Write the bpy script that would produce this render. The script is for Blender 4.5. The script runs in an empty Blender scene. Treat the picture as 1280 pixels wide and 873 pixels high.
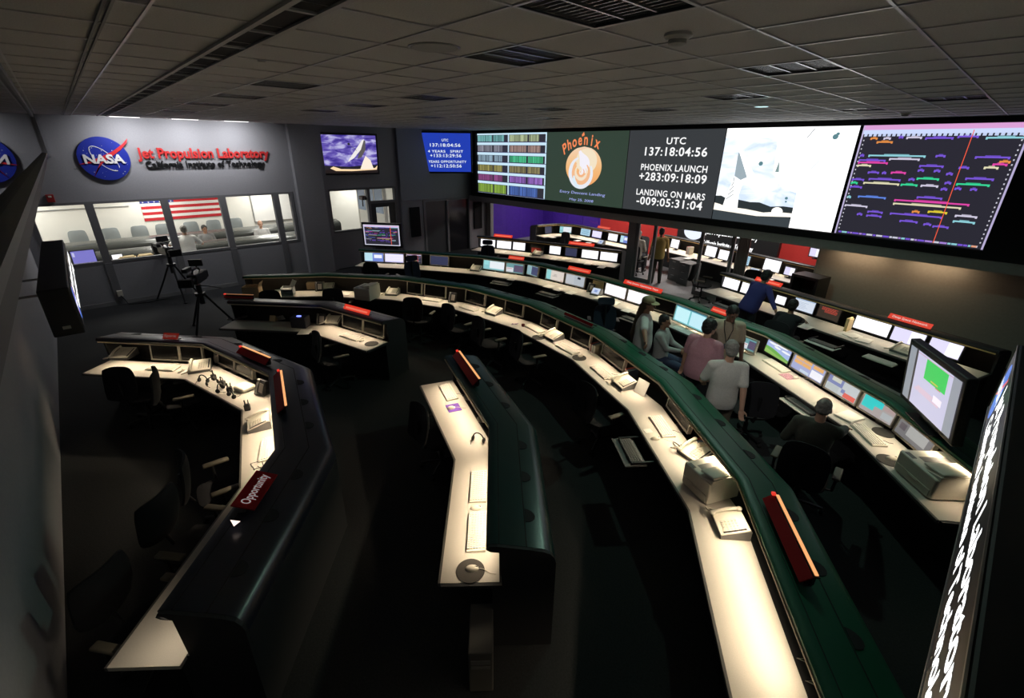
import bpy, bmesh, math, random
from mathutils import Vector, Matrix
random.seed(7)
PI = math.pi
C = bpy.context.scene.collection
sc = bpy.context.scene

# ------------------------------------------------------------------ camera
IMG_W, IMG_H = 1280, 873
F_PX, TILT, ROLL, AZ = 573.0, math.radians(22.85), math.radians(0.65), math.radians(47.06)
CAM_Z, CX, CY = 4.0, 640.0, 426.5
def _cam_axes():
    ct, st = math.cos(TILT), math.sin(TILT)
    F = Vector((0, ct, -st)); U = Vector((0, st, ct)); R = Vector((1, 0, 0))
    c, s = math.cos(ROLL), math.sin(ROLL)
    R2 = c*R + s*U; U2 = -s*R + c*U
    M = Matrix(((math.cos(AZ), -math.sin(AZ), 0), (math.sin(AZ), math.cos(AZ), 0), (0, 0, 1)))
    return M @ F, M @ R2, M @ U2
CF, CR, CU = _cam_axes()
CAM = Vector((0, 0, CAM_Z))
def ray(x, y): return F_PX*CF + (x-CX)*CR + (CY-y)*CU
def at(x, y, z):                      # the point of height z seen at photo pixel x, y
    d = ray(x, y); return CAM + d*((z-CAM_Z)/d.z)
def onx(x, y, X):
    d = ray(x, y); return CAM + d*(X/d.x)
def ony(x, y, Y):
    d = ray(x, y); return CAM + d*(Y/d.y)
def proj(p):
    v = Vector(p)-CAM; w = v.dot(CF)
    return CX+F_PX*v.dot(CR)/w, CY-F_PX*v.dot(CU)/w

cam_data = bpy.data.cameras.new('camera')
cam_data.sensor_width = 36.0
cam_data.lens = F_PX/IMG_W*36.0
cam_data.shift_y = -(436.5-CY)/IMG_W
cam_data.clip_start = 0.02
cam_data.clip_end = 200
cam = bpy.data.objects.new('camera', cam_data); C.objects.link(cam)
m = Matrix((CR, CU, -CF)).transposed().to_4x4(); m.translation = CAM
cam.matrix_world = m
sc.camera = cam
vs = sc.view_settings
sc.display_settings.display_device = 'sRGB'
vs.view_transform = 'Standard'; vs.look = 'None'; vs.gamma = 1.0; vs.use_curve_mapping = False
vs.exposure = 0.0
w = bpy.data.worlds.new('world'); sc.world = w; w.use_nodes = True
w.node_tree.nodes['Background'].inputs[0].default_value = (0.01, 0.012, 0.016, 1)
w.node_tree.nodes['Background'].inputs[1].default_value = 0.1

# ------------------------------------------------------------------ materials
MATS = {}
def mat(name, col, rough=0.6, metal=0.0, noise=0.0, nscale=40.0, bump=0.0, coat=0.0, spec=0.5):
    if name in MATS: return MATS[name]
    m = bpy.data.materials.new(name); m.use_nodes = True
    nt = m.node_tree; b = nt.nodes['Principled BSDF']
    b.inputs['Base Color'].default_value = (*col, 1)
    b.inputs['Roughness'].default_value = rough
    b.inputs['Metallic'].default_value = metal
    b.inputs['Specular IOR Level'].default_value = spec
    b.inputs['Coat Weight'].default_value = coat
    if noise > 0 or bump > 0:
        tc = nt.nodes.new('ShaderNodeTexCoord')
        n = nt.nodes.new('ShaderNodeTexNoise'); n.inputs['Scale'].default_value = nscale
        n.inputs['Detail'].default_value = 4
        nt.links.new(tc.outputs['Object'], n.inputs['Vector'])
        if noise > 0:
            r = nt.nodes.new('ShaderNodeValToRGB')
            r.color_ramp.elements[0].position = 0.3; r.color_ramp.elements[1].position = 0.7
            r.color_ramp.elements[0].color = (*[c*(1-noise) for c in col], 1)
            r.color_ramp.elements[1].color = (*[min(1, c*(1+noise)) for c in col], 1)
            nt.links.new(n.outputs['Fac'], r.inputs['Fac']); nt.links.new(r.outputs['Color'], b.inputs['Base Color'])
        if bump > 0:
            bp = nt.nodes.new('ShaderNodeBump'); bp.inputs['Strength'].default_value = bump
            bp.inputs['Distance'].default_value = 0.01
            nt.links.new(n.outputs['Fac'], bp.inputs['Height']); nt.links.new(bp.outputs['Normal'], b.inputs['Normal'])
    MATS[name] = m
    return m
def emat(col, strength=1.0):
    key = 'glow_%d_%d_%d_%d' % (*[round(c*100) for c in col], round(strength*100))
    if key in MATS: return MATS[key]
    m = bpy.data.materials.new(key); m.use_nodes = True
    b = m.node_tree.nodes['Principled BSDF']
    b.inputs['Base Color'].default_value = (0.01, 0.01, 0.01, 1)
    b.inputs['Roughness'].default_value = 0.35
    b.inputs['Emission Color'].default_value = (*col, 1)
    b.inputs['Emission Strength'].default_value = strength
    MATS[key] = m
    return m
def glass(name, tint=(1, 1, 1), refl=0.06, rough=0.0):
    if name in MATS: return MATS[name]
    m = bpy.data.materials.new(name); m.use_nodes = True
    nt = m.node_tree; nt.nodes.remove(nt.nodes['Principled BSDF'])
    out = nt.nodes['Material Output']
    t = nt.nodes.new('ShaderNodeBsdfTransparent'); t.inputs[0].default_value = (*tint, 1)
    g = nt.nodes.new('ShaderNodeBsdfGlossy'); g.inputs['Roughness'].default_value = rough
    f = nt.nodes.new('ShaderNodeFresnel'); f.inputs['IOR'].default_value = 1.45
    x = nt.nodes.new('ShaderNodeMixShader')
    nt.links.new(f.outputs[0], x.inputs[0]); nt.links.new(t.outputs[0], x.inputs[1]); nt.links.new(g.outputs[0], x.inputs[2])
    nt.links.new(x.outputs[0], out.inputs['Surface'])
    MATS[name] = m
    return m

# ------------------------------------------------------------------ mesh builder
class MB:
    def __init__(s): s.v = []; s.f = []; s.mi = []; s.mats = []; s.cur = 0; s.T = Matrix.Identity(4)
    def use(s, m):
        if m not in s.mats: s.mats.append(m)
        s.cur = s.mats.index(m); return s
    def add(s, vs, fs):
        o = len(s.v)
        s.v += [s.T @ Vector(v) for v in vs]
        for f in fs: s.f.append([o+i for i in f]); s.mi.append(s.cur)
    def box(s, c, sz, rot=None):
        hx, hy, hz = [k/2 for k in sz]
        vs = [Vector((x, y, z)) for x in (-hx, hx) for y in (-hy, hy) for z in (-hz, hz)]
        if rot is not None: vs = [rot @ v for v in vs]
        vs = [v+Vector(c) for v in vs]
        s.add(vs, [(0, 1, 3, 2), (4, 6, 7, 5), (0, 4, 5, 1), (2, 3, 7, 6), (0, 2, 6, 4), (1, 5, 7, 3)])
    def rbox(s, c, sz, r=0.01, seg=2, rot=None):
        bm = bmesh.new(); bmesh.ops.create_cube(bm, size=1)
        for v in bm.verts: v.co = Vector((v.co.x*sz[0], v.co.y*sz[1], v.co.z*sz[2]))
        bmesh.ops.bevel(bm, geom=bm.edges[:], offset=min(r, min(sz)*0.49), segments=seg, profile=0.5, affect='EDGES')
        s.bm(bm, c, rot)
    def bm(s, bm, c=(0, 0, 0), rot=None):
        bm.verts.index_update()
        s.add([(rot @ v.co if rot is not None else v.co)+Vector(c) for v in bm.verts], [[v.index for v in f.verts] for f in bm.faces]); bm.free()
    def ring(s, c, ax, r, n, up=None):
        ax = Vector(ax).normalized()
        a = ax.orthogonal().normalized() if up is None else (Vector(up)-Vector(up).dot(ax)*ax).normalized()
        b = ax.cross(a)
        return [Vector(c)+r*(math.cos(2*PI*i/n)*a+math.sin(2*PI*i/n)*b) for i in range(n)]
    def cyl(s, p0, p1, r0, r1=None, n=12, caps=True):
        r1 = r0 if r1 is None else r1
        p0, p1 = Vector(p0), Vector(p1); ax = p1-p0
        A = s.ring(p0, ax, r0, n); B = s.ring(p1, ax, r1, n)
        fs = [(i, (i+1) % n, n+(i+1) % n, n+i) for i in range(n)]
        if caps: fs += [tuple(range(n-1, -1, -1)), tuple(range(n, 2*n))]
        s.add(A+B, fs)
    def tube(s, pts, r, n=8):
        pts = [Vector(p) for p in pts]; vs = []; fs = []
        up = None
        for i, p in enumerate(pts):
            d = (pts[min(i+1, len(pts)-1)]-pts[max(i-1, 0)])
            if up is None: up = d.orthogonal()
            R = s.ring(p, d, r, n, up); up = R[0]-p; vs += R
        for k in range(len(pts)-1):
            fs += [(k*n+i, k*n+(i+1) % n, (k+1)*n+(i+1) % n, (k+1)*n+i) for i in range(n)]
        fs += [tuple(range(n-1, -1, -1)), tuple(range((len(pts)-1)*n, len(pts)*n))]
        s.add(vs, fs)
    def lathe(s, prof, c=(0, 0, 0), n=20):
        vs = []; fs = []
        for r, z in prof: vs += [(c[0]+r*math.cos(2*PI*i/n), c[1]+r*math.sin(2*PI*i/n), c[2]+z) for i in range(n)]
        for k in range(len(prof)-1): fs += [(k*n+i, k*n+(i+1) % n, (k+1)*n+(i+1) % n, (k+1)*n+i) for i in range(n)]
        fs += [tuple(range(n-1, -1, -1)), tuple(range((len(prof)-1)*n, len(prof)*n))]
        s.add(vs, fs)
    def ell(s, c, r, rot=None, nu=16, nv=10):
        bm = bmesh.new(); bmesh.ops.create_uvsphere(bm, u_segments=nu, v_segments=nv, radius=1)
        for v in bm.verts: v.co = Vector((v.co.x*r[0], v.co.y*r[1], v.co.z*r[2]))
        s.bm(bm, c, rot)
    def cap(s, a, b, ra, rb, n=12):
        s.cyl(a, b, ra, rb, n); s.ell(a, (ra,)*3, nu=n, nv=8); s.ell(b, (rb,)*3, nu=n, nv=8)
    def prism(s, poly, axis, h0, h1):           # poly: 2-D points, extruded along axis 'x','y','z'
        n = len(poly)
        def P(u, v, h): return {'x': (h, u, v), 'y': (u, h, v), 'z': (u, v, h)}[axis]
        s.add([P(u, v, h0) for u, v in poly]+[P(u, v, h1) for u, v in poly],
              [tuple(range(n)), tuple(range(2*n-1, n-1, -1))]+[(i, (i+1) % n, n+(i+1) % n, n+i) for i in range(n)])
    def quad(s, a, b, c, d): s.add([a, b, c, d], [(0, 1, 2, 3)])
    def build(s, name, mats=None, parent=None, smooth=False, fix=True):
        me = bpy.data.meshes.new(name)
        me.from_pydata([tuple(v) for v in s.v], [], s.f)
        ms = s.mats if mats is None else (mats if isinstance(mats, (list, tuple)) else [mats])
        for m in ms: me.materials.append(m)
        if mats is None:
            me.polygons.foreach_set('material_index', s.mi)
        if fix:
            bm = bmesh.new(); bm.from_mesh(me); bmesh.ops.recalc_face_normals(bm, faces=bm.faces[:]); bm.to_mesh(me); bm.free()
        if smooth:
            me.shade_smooth(); me.set_sharp_from_angle(angle=math.radians(40))
        me.update()
        o = bpy.data.objects.new(name, me); C.objects.link(o)
        if parent is not None: o.parent = parent
        return o

def tag(o, label=None, cat=None, group=None, kind=None):
    if label: o['label'] = label
    if cat: o['category'] = cat
    if group: o['group'] = group
    if kind: o['kind'] = kind
    return o
def thing(name, label, cat, loc=(0, 0, 0), rz=0.0, group=None):
    o = bpy.data.objects.new(name, None); C.objects.link(o)
    o.empty_display_size = 0.1
    o.location = loc; o.rotation_euler = (0, 0, rz)
    return tag(o, label, cat, group)
def struct(mb, name, mats=None, parent=None, smooth=False):
    o = mb.build(name, mats, parent, smooth)
    if parent is None: o['kind'] = 'structure'
    return o
def dup(root, loc, rz, label=None, group=None, scale=None):
    r = root.copy(); C.objects.link(r); r.location = loc; r.rotation_euler = (0, 0, rz)
    if scale: r.scale = scale
    if label: r['label'] = label
    if group: r['group'] = group
    for ch in list(root.children):
        c = ch.copy(); C.objects.link(c); c.parent = r
        for g in ch.children:
            d = g.copy(); C.objects.link(d); d.parent = c
    return r
ORD = ['first', 'second', 'third', 'fourth', 'fifth', 'sixth', 'seventh', 'eighth', 'ninth', 'tenth', 'eleventh', 'twelfth',
       'thirteenth', 'fourteenth', 'fifteenth', 'sixteenth', 'seventeenth', 'eighteenth', 'nineteenth', 'twentieth', 'twenty-first', 'twenty-second']

# ------------------------------------------------------------------ flat lettering
_TXT = {}
def text_mesh(s, offset=0.0, extrude=0.0, spacing=1.0):
    k = (s, offset, extrude, spacing)
    if k in _TXT: return _TXT[k]
    cu = bpy.data.curves.new('lettering', 'FONT'); cu.body = s; cu.size = 1; cu.offset = offset; cu.extrude = extrude
    cu.space_character = spacing; cu.resolution_u = 3
    o = bpy.data.objects.new('lettering', cu); C.objects.link(o)
    dg = bpy.context.evaluated_depsgraph_get()
    me = bpy.data.meshes.new_from_object(o.evaluated_get(dg))
    vs = [v.co.copy() for v in me.vertices]; fs = [list(p.vertices) for p in me.polygons]
    bpy.data.objects.remove(o); bpy.data.curves.remove(cu); bpy.data.meshes.remove(me)
    x0 = min(v.x for v in vs); x1 = max(v.x for v in vs)
    _TXT[k] = (vs, fs, x0, x1)
    return _TXT[k]

class Canvas:                                 # a lit picture: local x right, z up, facing -y; u,v in 0..1
    def __init__(s, w, h): s.w, s.h = w, h; s.mb = MB()
    def P(s, u, v, l): return ((u-0.5)*s.w, -0.0004*l, (v-0.5)*s.h)
    def rect(s, u0, v0, u1, v1, col, st=1.0, l=1):
        s.mb.use(emat(col, st)); s.mb.quad(s.P(u0, v0, l), s.P(u1, v0, l), s.P(u1, v1, l), s.P(u0, v1, l))
    def poly(s, pts, col, st=1.0, l=1):
        s.mb.use(emat(col, st)); s.mb.add([s.P(u, v, l) for u, v in pts], [tuple(range(len(pts)))])
    def disc(s, u, v, ru, rv, col, st=1.0, l=1, n=32, a0=0, a1=2*PI):
        s.poly([(u+ru*math.cos(a0+(a1-a0)*i/n), v+rv*math.sin(a0+(a1-a0)*i/n)) for i in range(n)], col, st, l)
    def stroke(s, pts, wd, col, st=1.0, l=1):  # tapered ribbon; wd in metres, number or list
        n = len(pts); ws = wd if isinstance(wd, (list, tuple)) else [wd]*n
        xy = [Vector(((u-0.5)*s.w, (v-0.5)*s.h)) for u, v in pts]; L = []; R = []
        for i in range(n):
            d = (xy[min(i+1, n-1)]-xy[max(i-1, 0)]); d = d.normalized() if d.length > 0 else Vector((1, 0)); nn = Vector((-d.y, d.x))
            L.append(xy[i]+nn*ws[i]/2); R.append(xy[i]-nn*ws[i]/2)
        s.mb.use(emat(col, st))
        vs = [(p.x, -0.0004*l, p.y) for p in L+R]
        s.mb.add(vs, [(i, i+1, n+i+1, n+i) for i in range(n-1)])
    def text(s, t, u, v, hgt, col, st=1.0, l=2, off=0.02, align='c', spacing=1.0, width=None, shear=0.0):
        vs, fs, x0, x1 = text_mesh(t, off, 0, spacing)
        k = hgt/0.72; kx = k if width is None else width/(x1-x0)
        dx = {'c': -(x0+x1)/2, 'l': -x0, 'r': -x1}[align]
        s.mb.use(emat(col, st))
        s.mb.add([((u-0.5)*s.w+(p.x+dx+shear*p.y)*kx, -0.0004*l, (v-0.5)*s.h+p.y*k) for p in vs], fs)
    def build(s, name, parent, loc=(0, 0, 0), rot=None):
        o = s.mb.build(name, None, parent, fix=False)
        o.location = loc
        if rot: o.rotation_euler = rot
        return o
# ------------------------------------------------------------------ surfaces
M_CARPET = mat('carpet', (0.015, 0.0165, 0.018), 0.95, noise=0.35, nscale=60, bump=0.3)
M_WALL = mat('wall_paint', (0.30, 0.30, 0.32), 0.75, noise=0.04, nscale=30)
M_WALLD = mat('wall_paint_dark', (0.17, 0.17, 0.18), 0.8, noise=0.05, nscale=30)
M_TAUPE = mat('wall_taupe', (0.32, 0.30, 0.285), 0.7, noise=0.05, nscale=20)
M_TILE = mat('ceiling_tile', (0.55, 0.54, 0.52), 0.9, noise=0.12, nscale=120, bump=0.1)
M_TBAR = mat('ceiling_tbar', (0.50, 0.49, 0.47), 0.28, spec=0.6)
M_FRAME = mat('window_frame', (0.24, 0.24, 0.245), 0.6)
M_ALU = mat('aluminium', (0.55, 0.56, 0.57), 0.35, metal=0.9)
M_BLACK = mat('black_plastic', (0.012, 0.012, 0.014), 0.45)
M_MATTE = mat('matte_black', (0.006, 0.006, 0.007), 0.9)
M_RUBBER = mat('black_rubber', (0.015, 0.015, 0.015), 0.8)
M_WHITEW = mat('white_wall', (0.78, 0.77, 0.72), 0.8, noise=0.03)
M_RED = mat('red_wall', (0.50, 0.025, 0.02), 0.7, noise=0.05)
M_PURPLE = mat('purple_wall', (0.06, 0.015, 0.32), 0.6, noise=0.1, nscale=8)  # red and purple set as plain surface colours
M_GLASS = glass('clear_glass')
M_GLASSD = glass('dim_glass', (0.75, 0.78, 0.8))

XL, XR, YN, YB, ZC = -15.8, 2.6, -1.02, 13.0, 4.6
def boxes(lst):
    b = MB()
    for (x0, x1, y0, y1, z0, z1) in lst: b.box(((x0+x1)/2, (y0+y1)/2, (z0+z1)/2), (x1-x0, y1-y0, z1-z0))
    return b
# floor
struct(boxes([(-22, 3, -4.2, 18, -0.12, 0.0)]), 'floor', M_CARPET)
struct(boxes([(-16.2, 1.0, YB+0.0, 17.0, 0.0, 0.004), (-7.9, -4.9, 11.9, YB, 0.0, 0.004)]), 'floor_rear_lit', mat('rear_floor_lit', (0.22, 0.215, 0.22), 0.6, noise=0.1, nscale=30))  # paler colour stands for lamplight in the rear room and its doorway spill
# ceiling as lay-in tiles with the fixture cells left open
CX0, CY0, CS = -1.85, 1.70, 0.6
def cell(x, y): return (math.floor((x-CX0)/CS), math.floor((y-CY0)/CS))
TROFF = [(-1.55, 2.0), (-2.9, 2.65), (-1.55, 4.15), (-5.58, 2.0), (-7.83, 2.0), (-7.35, 3.9), (-5.57, 3.95), (-5.53, 5.95),
         (-2.93, 6.1), (-4.34, 7.5), (-1.0, 8.0), (-2.43, 9.26), (-9.5, 2.0), (-9.3, 4.0), (-7.4, 5.9), (-11.5, 2.0), (-7.4, 7.7), (-9.2, 5.9)]
open_cells = {cell(*p) for p in TROFF}
x_a, x_b = int((XL-CX0)/CS)-1, int((XR-CX0)/CS)+1
y_a, y_b = int((YN-CY0)/CS)-2, int((YB-CY0)/CS)+1
cb = MB()
for i in range(x_a, x_b+1):
    for j in range(y_a, y_b+1):
        if (i, j) in open_cells: continue
        x0, y0 = CX0+i*CS, CY0+j*CS
        xa, xb = max(x0, XL-0.15), min(x0+CS, XR+0.15); ya, yb = max(y0, YN-1.6), min(y0+CS, YB+0.15)
        if xb-xa < 1e-3 or yb-ya < 1e-3: continue
        cb.box(((xa+xb)/2, (ya+yb)/2, ZC+0.02), (xb-xa, yb-ya, 0.04))
struct(cb, 'ceiling', M_TILE)
tb = MB()
for i in range(x_a+1, x_b+1): tb.box((CX0+i*CS, (YN+YB)/2, ZC-0.003), (0.014, YB-YN, 0.008))
for j in range(y_a+1, y_b+1): tb.box(((XL+XR)/2, CY0+j*CS, ZC-0.0035), (XR-XL, 0.014, 0.007))
struct(tb, 'trim_1', M_TBAR)
# roof void above the tiles
struct(boxes([(XL-0.2, XR+0.2, YN-1.7, YB+0.2, 4.95, 5.0)]), 'ceiling_void', M_MATTE)

# left wall (the long wall with the sign and the windows of the bright room)
WY = [-0.85]+[onx(px, py, XL).y for px, py in ((122, 290), (214, 283), (285, 280), (352, 285))]+[5.18]
SILL, HEAD = 1.12, 2.66
W5 = (6.35, 7.72)
wl = [(XL-0.15, XL, -2.6, 5.2, 0, SILL), (XL-0.15, XL, -2.6, 13.15, HEAD, ZC+0.05), (XL-0.15, XL, -2.6, WY[0], SILL, HEAD),
      (XL-0.15, XL, 5.2, W5[0], 0, HEAD), (XL-0.15, XL, W5[0], W5[1], 0, 1.28), (XL-0.15, XL, 8.8, 13.15, 0, HEAD),
      (XL, XL+0.12, 8.95, 9.85, 0, ZC), (XL, XL+0.12, 9.85, 12.15, 2.12, ZC), (XL, XL+0.12, 12.15, 13.0, 0, ZC)]
struct(boxes(wl), 'wall_left', M_WALL)
struct(boxes([(XL, XL+0.22, 5.28, 6.12, 0, ZC), (XL, XL+0.10, 6.12, 6.28, 0, ZC)]), 'wall_column', M_WALL)
for k in range(5):
    y0, y1 = WY[k], WY[k+1]
    fr = MB(); mw = 0.085
    fr.box((XL-0.07, y0+(mw/2 if k == 0 else 0), (SILL+HEAD)/2), (0.16, mw*(1 if k == 0 else 2), HEAD-SILL))
    if k == 4: fr.box((XL-0.07, y1-mw/2, (SILL+HEAD)/2), (0.16, mw, HEAD-SILL))
    ya, yb = y0+mw, y1-mw
    fr.box((XL-0.07, (ya+yb)/2, SILL+0.025), (0.16, yb-ya, 0.05)); fr.box((XL-0.07, (ya+yb)/2, HEAD-0.03), (0.16, yb-ya, 0.06))
    o = struct(fr, 'window_%d' % (k+1), M_WALLD)
    g = MB(); g.quad((XL-0.08, ya, SILL), (XL-0.08, yb, SILL), (XL-0.08, yb, HEAD), (XL-0.08, ya, HEAD)); g.build('pane', M_GLASS, o)
    s = MB(); s.box((XL+0.0, (ya+yb)/2, SILL+0.055), (0.02, yb-ya, 0.012)); s.build('sill_edge', M_ALU, o)
# pilaster strips below the mullions
struct(boxes([(XL, XL+0.03, WY[k]-0.08, WY[k]+0.08, 0, SILL) for k in (1, 2, 3, 4)]), 'trim_2', M_WALLD)
# sixth window beside the column and the door with its transom
fr = boxes([(XL-0.1, XL+0.03, W5[0]-0.06, W5[0], 1.28, HEAD), (XL-0.1, XL+0.03, W5[1]-0.05, W5[1]+0.05, 0, HEAD),
            (XL-0.1, XL+0.03, W5[0], W5[1], 1.24, 1.3), (XL-0.1, XL+0.03, W5[0], W5[1], HEAD-0.05, HEAD+0.02)])
o = struct(fr, 'window_6', M_WALLD)
g = MB(); g.quad((XL-0.05, W5[0], 1.28), (XL-0.05, W5[1], 1.28), (XL-0.05, W5[1], HEAD), (XL-0.05, W5[0], HEAD)); g.build('pane', M_GLASS, o)
D0, D1 = W5[1]+0.05, 8.72
DT = 2.12
fr = boxes([(XL-0.1, XL+0.03, D1, D1+0.08, 0, HEAD), (XL-0.1, XL+0.03, D0, D1, DT, DT+0.09), (XL-0.1, XL+0.03, D0, D1, HEAD-0.05, HEAD+0.02)])
o = struct(fr, 'door_1', M_WALLD)
lf = boxes([(XL-0.07, XL-0.02, D0, D1, 0, 1.15), (XL-0.07, XL-0.02, D0, D1, 1.98, DT), (XL-0.07, XL-0.02, D0, D0+0.2, 1.15, 1.98), (XL-0.07, XL-0.02, D1-0.22, D1, 1.15, 1.98)])
lf.build('leaf', mat('door_leaf', (0.05, 0.05, 0.055), 0.6), o)
g = MB(); g.quad((XL-0.04, D0+0.2, 1.15), (XL-0.04, D1-0.22, 1.15), (XL-0.04, D1-0.22, 1.98), (XL-0.04, D0+0.2, 1.98)); g.build('pane', M_GLASS, o)
h = MB(); h.cyl((XL, D0+0.1, 1.0), (XL+0.05, D0+0.1, 1.0), 0.012); h.cyl((XL+0.05, D0+0.1, 1.0), (XL+0.05, D0+0.22, 1.0), 0.012); h.build('handle', M_ALU, o)
# dark glazed doorway further along
o = struct(boxes([(XL-0.1, XL+0.15, 9.85, 9.95, 0, 2.12), (XL-0.1, XL+0.15, 12.05, 12.15, 0, 2.12), (XL-0.1, XL+0.15, 9.95, 12.05, 2.05, 2.12), (XL, XL+0.13, 10.95, 11.03, 0, 2.05)]), 'door_2', M_FRAME)
lf = boxes([(XL+0.02, XL+0.05, 9.95, 10.95, 0, 2.05)]); lf.build('leaf', mat('door_grey', (0.09, 0.095, 0.1), 0.3), o)
lf = boxes([(XL+0.02, XL+0.05, 11.03, 12.05, 0, 2.05)]); lf.build('dark_pane', mat('dark_pane', (0.02, 0.02, 0.025), 0.15), o)
struct(boxes([(XL+0.12, XL+0.16, 8.95, 13.0, 2.14, 2.18)]), 'trim_3', M_WALL)
struct(boxes([(XL, XL+0.015, -0.9, 5.28, 0, 0.1), (XL+0.12, XL+0.135, 8.95, 9.85, 0, 0.1)]), 'baseboard_left', M_FRAME)

# back wall with the glazed opening below the big screens
HB = 2.0
GX = (-15.45, ony(1022, 330, YB).x)
struct(boxes([(XL+0.2, XR, 12.03, YB, 2.0, 2.2)]), 'trim_9', M_TAUPE)
struct(boxes([(XL-0.15, XR, YB, YB+0.15, HB, ZC+0.05), (XL-0.15, GX[0], YB, YB+0.15, 0, HB), (GX[1], XR, YB, YB+0.15, 0, HB)]), 'wall_back', M_TAUPE)
def gx(px, py): return ony(px, py, YB).x
PX = [gx(787, 320), gx(815, 330), gx(869, 335), gx(878, 335), gx(911, 340), gx(921, 340)]
o = struct(boxes([(GX[0], GX[0]+0.05, YB-0.01, YB+0.16, 0, HB), (GX[1]-0.04, GX[1], YB-0.01, YB+0.16, 0, HB), (GX[0], GX[1], YB-0.01, YB+0.16, HB-0.05, HB),
                  (PX[0]-0.14, PX[0]+0.14, YB-0.02, YB+0.16, 0, HB)]), 'window_7', M_FRAME)
g = MB(); g.quad((GX[0], YB+0.07, 0), (PX[0], YB+0.07, 0), (PX[0], YB+0.07, HB), (GX[0], YB+0.07, HB)); g.build('pane', M_GLASS, o)
g = MB(); g.quad((PX[5], YB+0.07, 0), (GX[1], YB+0.07, 0), (GX[1], YB+0.07, HB), (PX[5], YB+0.07, HB)); g.build('pane', M_GLASS, o)
b = MB()
for k in range(7): b.cyl((PX[5]-0.1+0.045*k, YB+0.04, 0), (PX[5]-0.1+0.045*k, YB+0.04, HB-0.04), 0.024, n=10)
struct(b, 'trim_4', mat('brushed_post', (0.4, 0.39, 0.37), 0.4, metal=0.8), smooth=True)
for n, (a, c) in enumerate(((PX[0]+0.14, PX[1]), (PX[2], PX[4]))):
    s = 0.1 if n == 0 else 0.09
    o = struct(boxes([(a, a+s, YB+0.02, YB+0.09, 0, HB-0.05), (c-s, c, YB+0.02, YB+0.09, 0, HB-0.05), (a+s, c-s, YB+0.02, YB+0.09, 0, 0.12), (a+s, c-s, YB+0.02, YB+0.09, HB-0.17, HB-0.05)]), 'door_%d' % (3+n), M_FRAME)
    g = MB(); g.quad((a+s, YB+0.055, 0.12), (c-s, YB+0.055, 0.12), (c-s, YB+0.055, HB-0.17), (a+s, YB+0.055, HB-0.17)); g.build('pane', M_GLASS, o)
    h = MB(); h.tube([(c-0.05, YB+0.01, 0.8), (c-0.05, YB-0.03, 0.8), (c-0.05, YB-0.03, 1.2), (c-0.05, YB+0.01, 1.2)], 0.01); h.build('handle', M_ALU, o)
# right wall and the wall under the gallery
struct(boxes([(XR, XR+0.15, -2.6, YB+0.15, 0, ZC+0.05)]), 'wall_right', M_WALLD)
struct(boxes([(XL, XR, YN-0.12, YN, 0, 3.73)]), 'wall_near', M_WALL)
# gallery front: sill, head and posts around the viewing glass
YG = -0.12
gl = boxes([(XL, XR, YN, YG, 3.73, 3.772)])
struct(gl, 'trim_5', mat('gallery_sill', (0.13, 0.13, 0.135), 0.6))
struct(boxes([(XL, XR, YG-0.06, YG, 3.772, 3.80), (XL, XR, YG-0.06, YG-0.02, 4.52, 4.6), (XL, XL+0.5, YG-0.06, YG+0.0, 3.80, 4.52)]), 'window_8', M_FRAME)
b = MB(); b.quad((XL, YG-0.045, 3.80), (-1.2, YG-0.045, 3.80), (-1.2, YG-0.045, 4.52), (XL, YG-0.045, 4.52))
o = b.build('window_9', M_GLASSD); o['kind'] = 'structure'
struct(boxes([(XL, XR, -2.6, -2.48, 3.6, ZC), (XL, XR, -2.6, YN, 3.55, 3.64)]), 'wall_gallery', M_WALLD)
struct(boxes([(XL, XL+0.1, YG-0.2, YG+0.05, 3.7, ZC)]), 'trim_6', M_WALL)

# bright room behind the left wall
RX = -21.0
struct(boxes([(RX-0.1, RX, -4, 13, 0, 2.9)]), 'wall_annex_far', M_WHITEW)
struct(boxes([(RX, XL-0.15, -4.1, -4, 0, 2.9), (RX, XL-0.15, 13, 13.1, 0, 2.9)]), 'wall_annex_side', M_WHITEW)
struct(boxes([(RX, XL-0.15, -4, 13, 2.9, 3.0)]), 'ceiling_annex', M_WHITEW)
# panelled screen wall seen through the sixth window
o = struct(boxes([(-19.2, -16.9, 8.9, 9.0, 0, 2.9)]), 'wall_annex_panel', M_WHITEW)
MB_ = boxes([(-19.2+0.75*k, -18.55+0.75*k, 8.885, 8.9, 1.55, 2.7) for k in range(3)])
MB_.build('panel_glazing', mat('blue_glazing', (0.35, 0.45, 0.62), 0.2), o)
MB_ = boxes([(-19.2+0.75*k-0.02, -19.2+0.75*k+0.02, 8.87, 8.9, 0, 2.9) for k in range(4)]); MB_.build('mullions', M_WHITEW, o)

# back room behind the glazed opening
BY = 17.0
struct(boxes([(-12.6, 1.0, BY, BY+0.1, 0, 2.8), (-2.2, -2.1, YB+0.15, BY, 0, 2.8)]), 'wall_rear_red', M_RED)
pw = boxes([(-16.2, -16.1, YB+0.15, BY, 0, 2.8), (-16.2, -12.6, BY, BY+0.1, 0, 2.8)])
for k in range(4): pw.box((-15.4+0.9*k, BY-0.015, 1.4), (0.03, 0.03, 2.8))
struct(pw, 'wall_rear_purple', M_PURPLE)
struct(boxes([(-16.2, 1.0, YB+0.15, BY+0.1, 2.8, 2.9)]), 'ceiling_rear', M_WHITEW)

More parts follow.
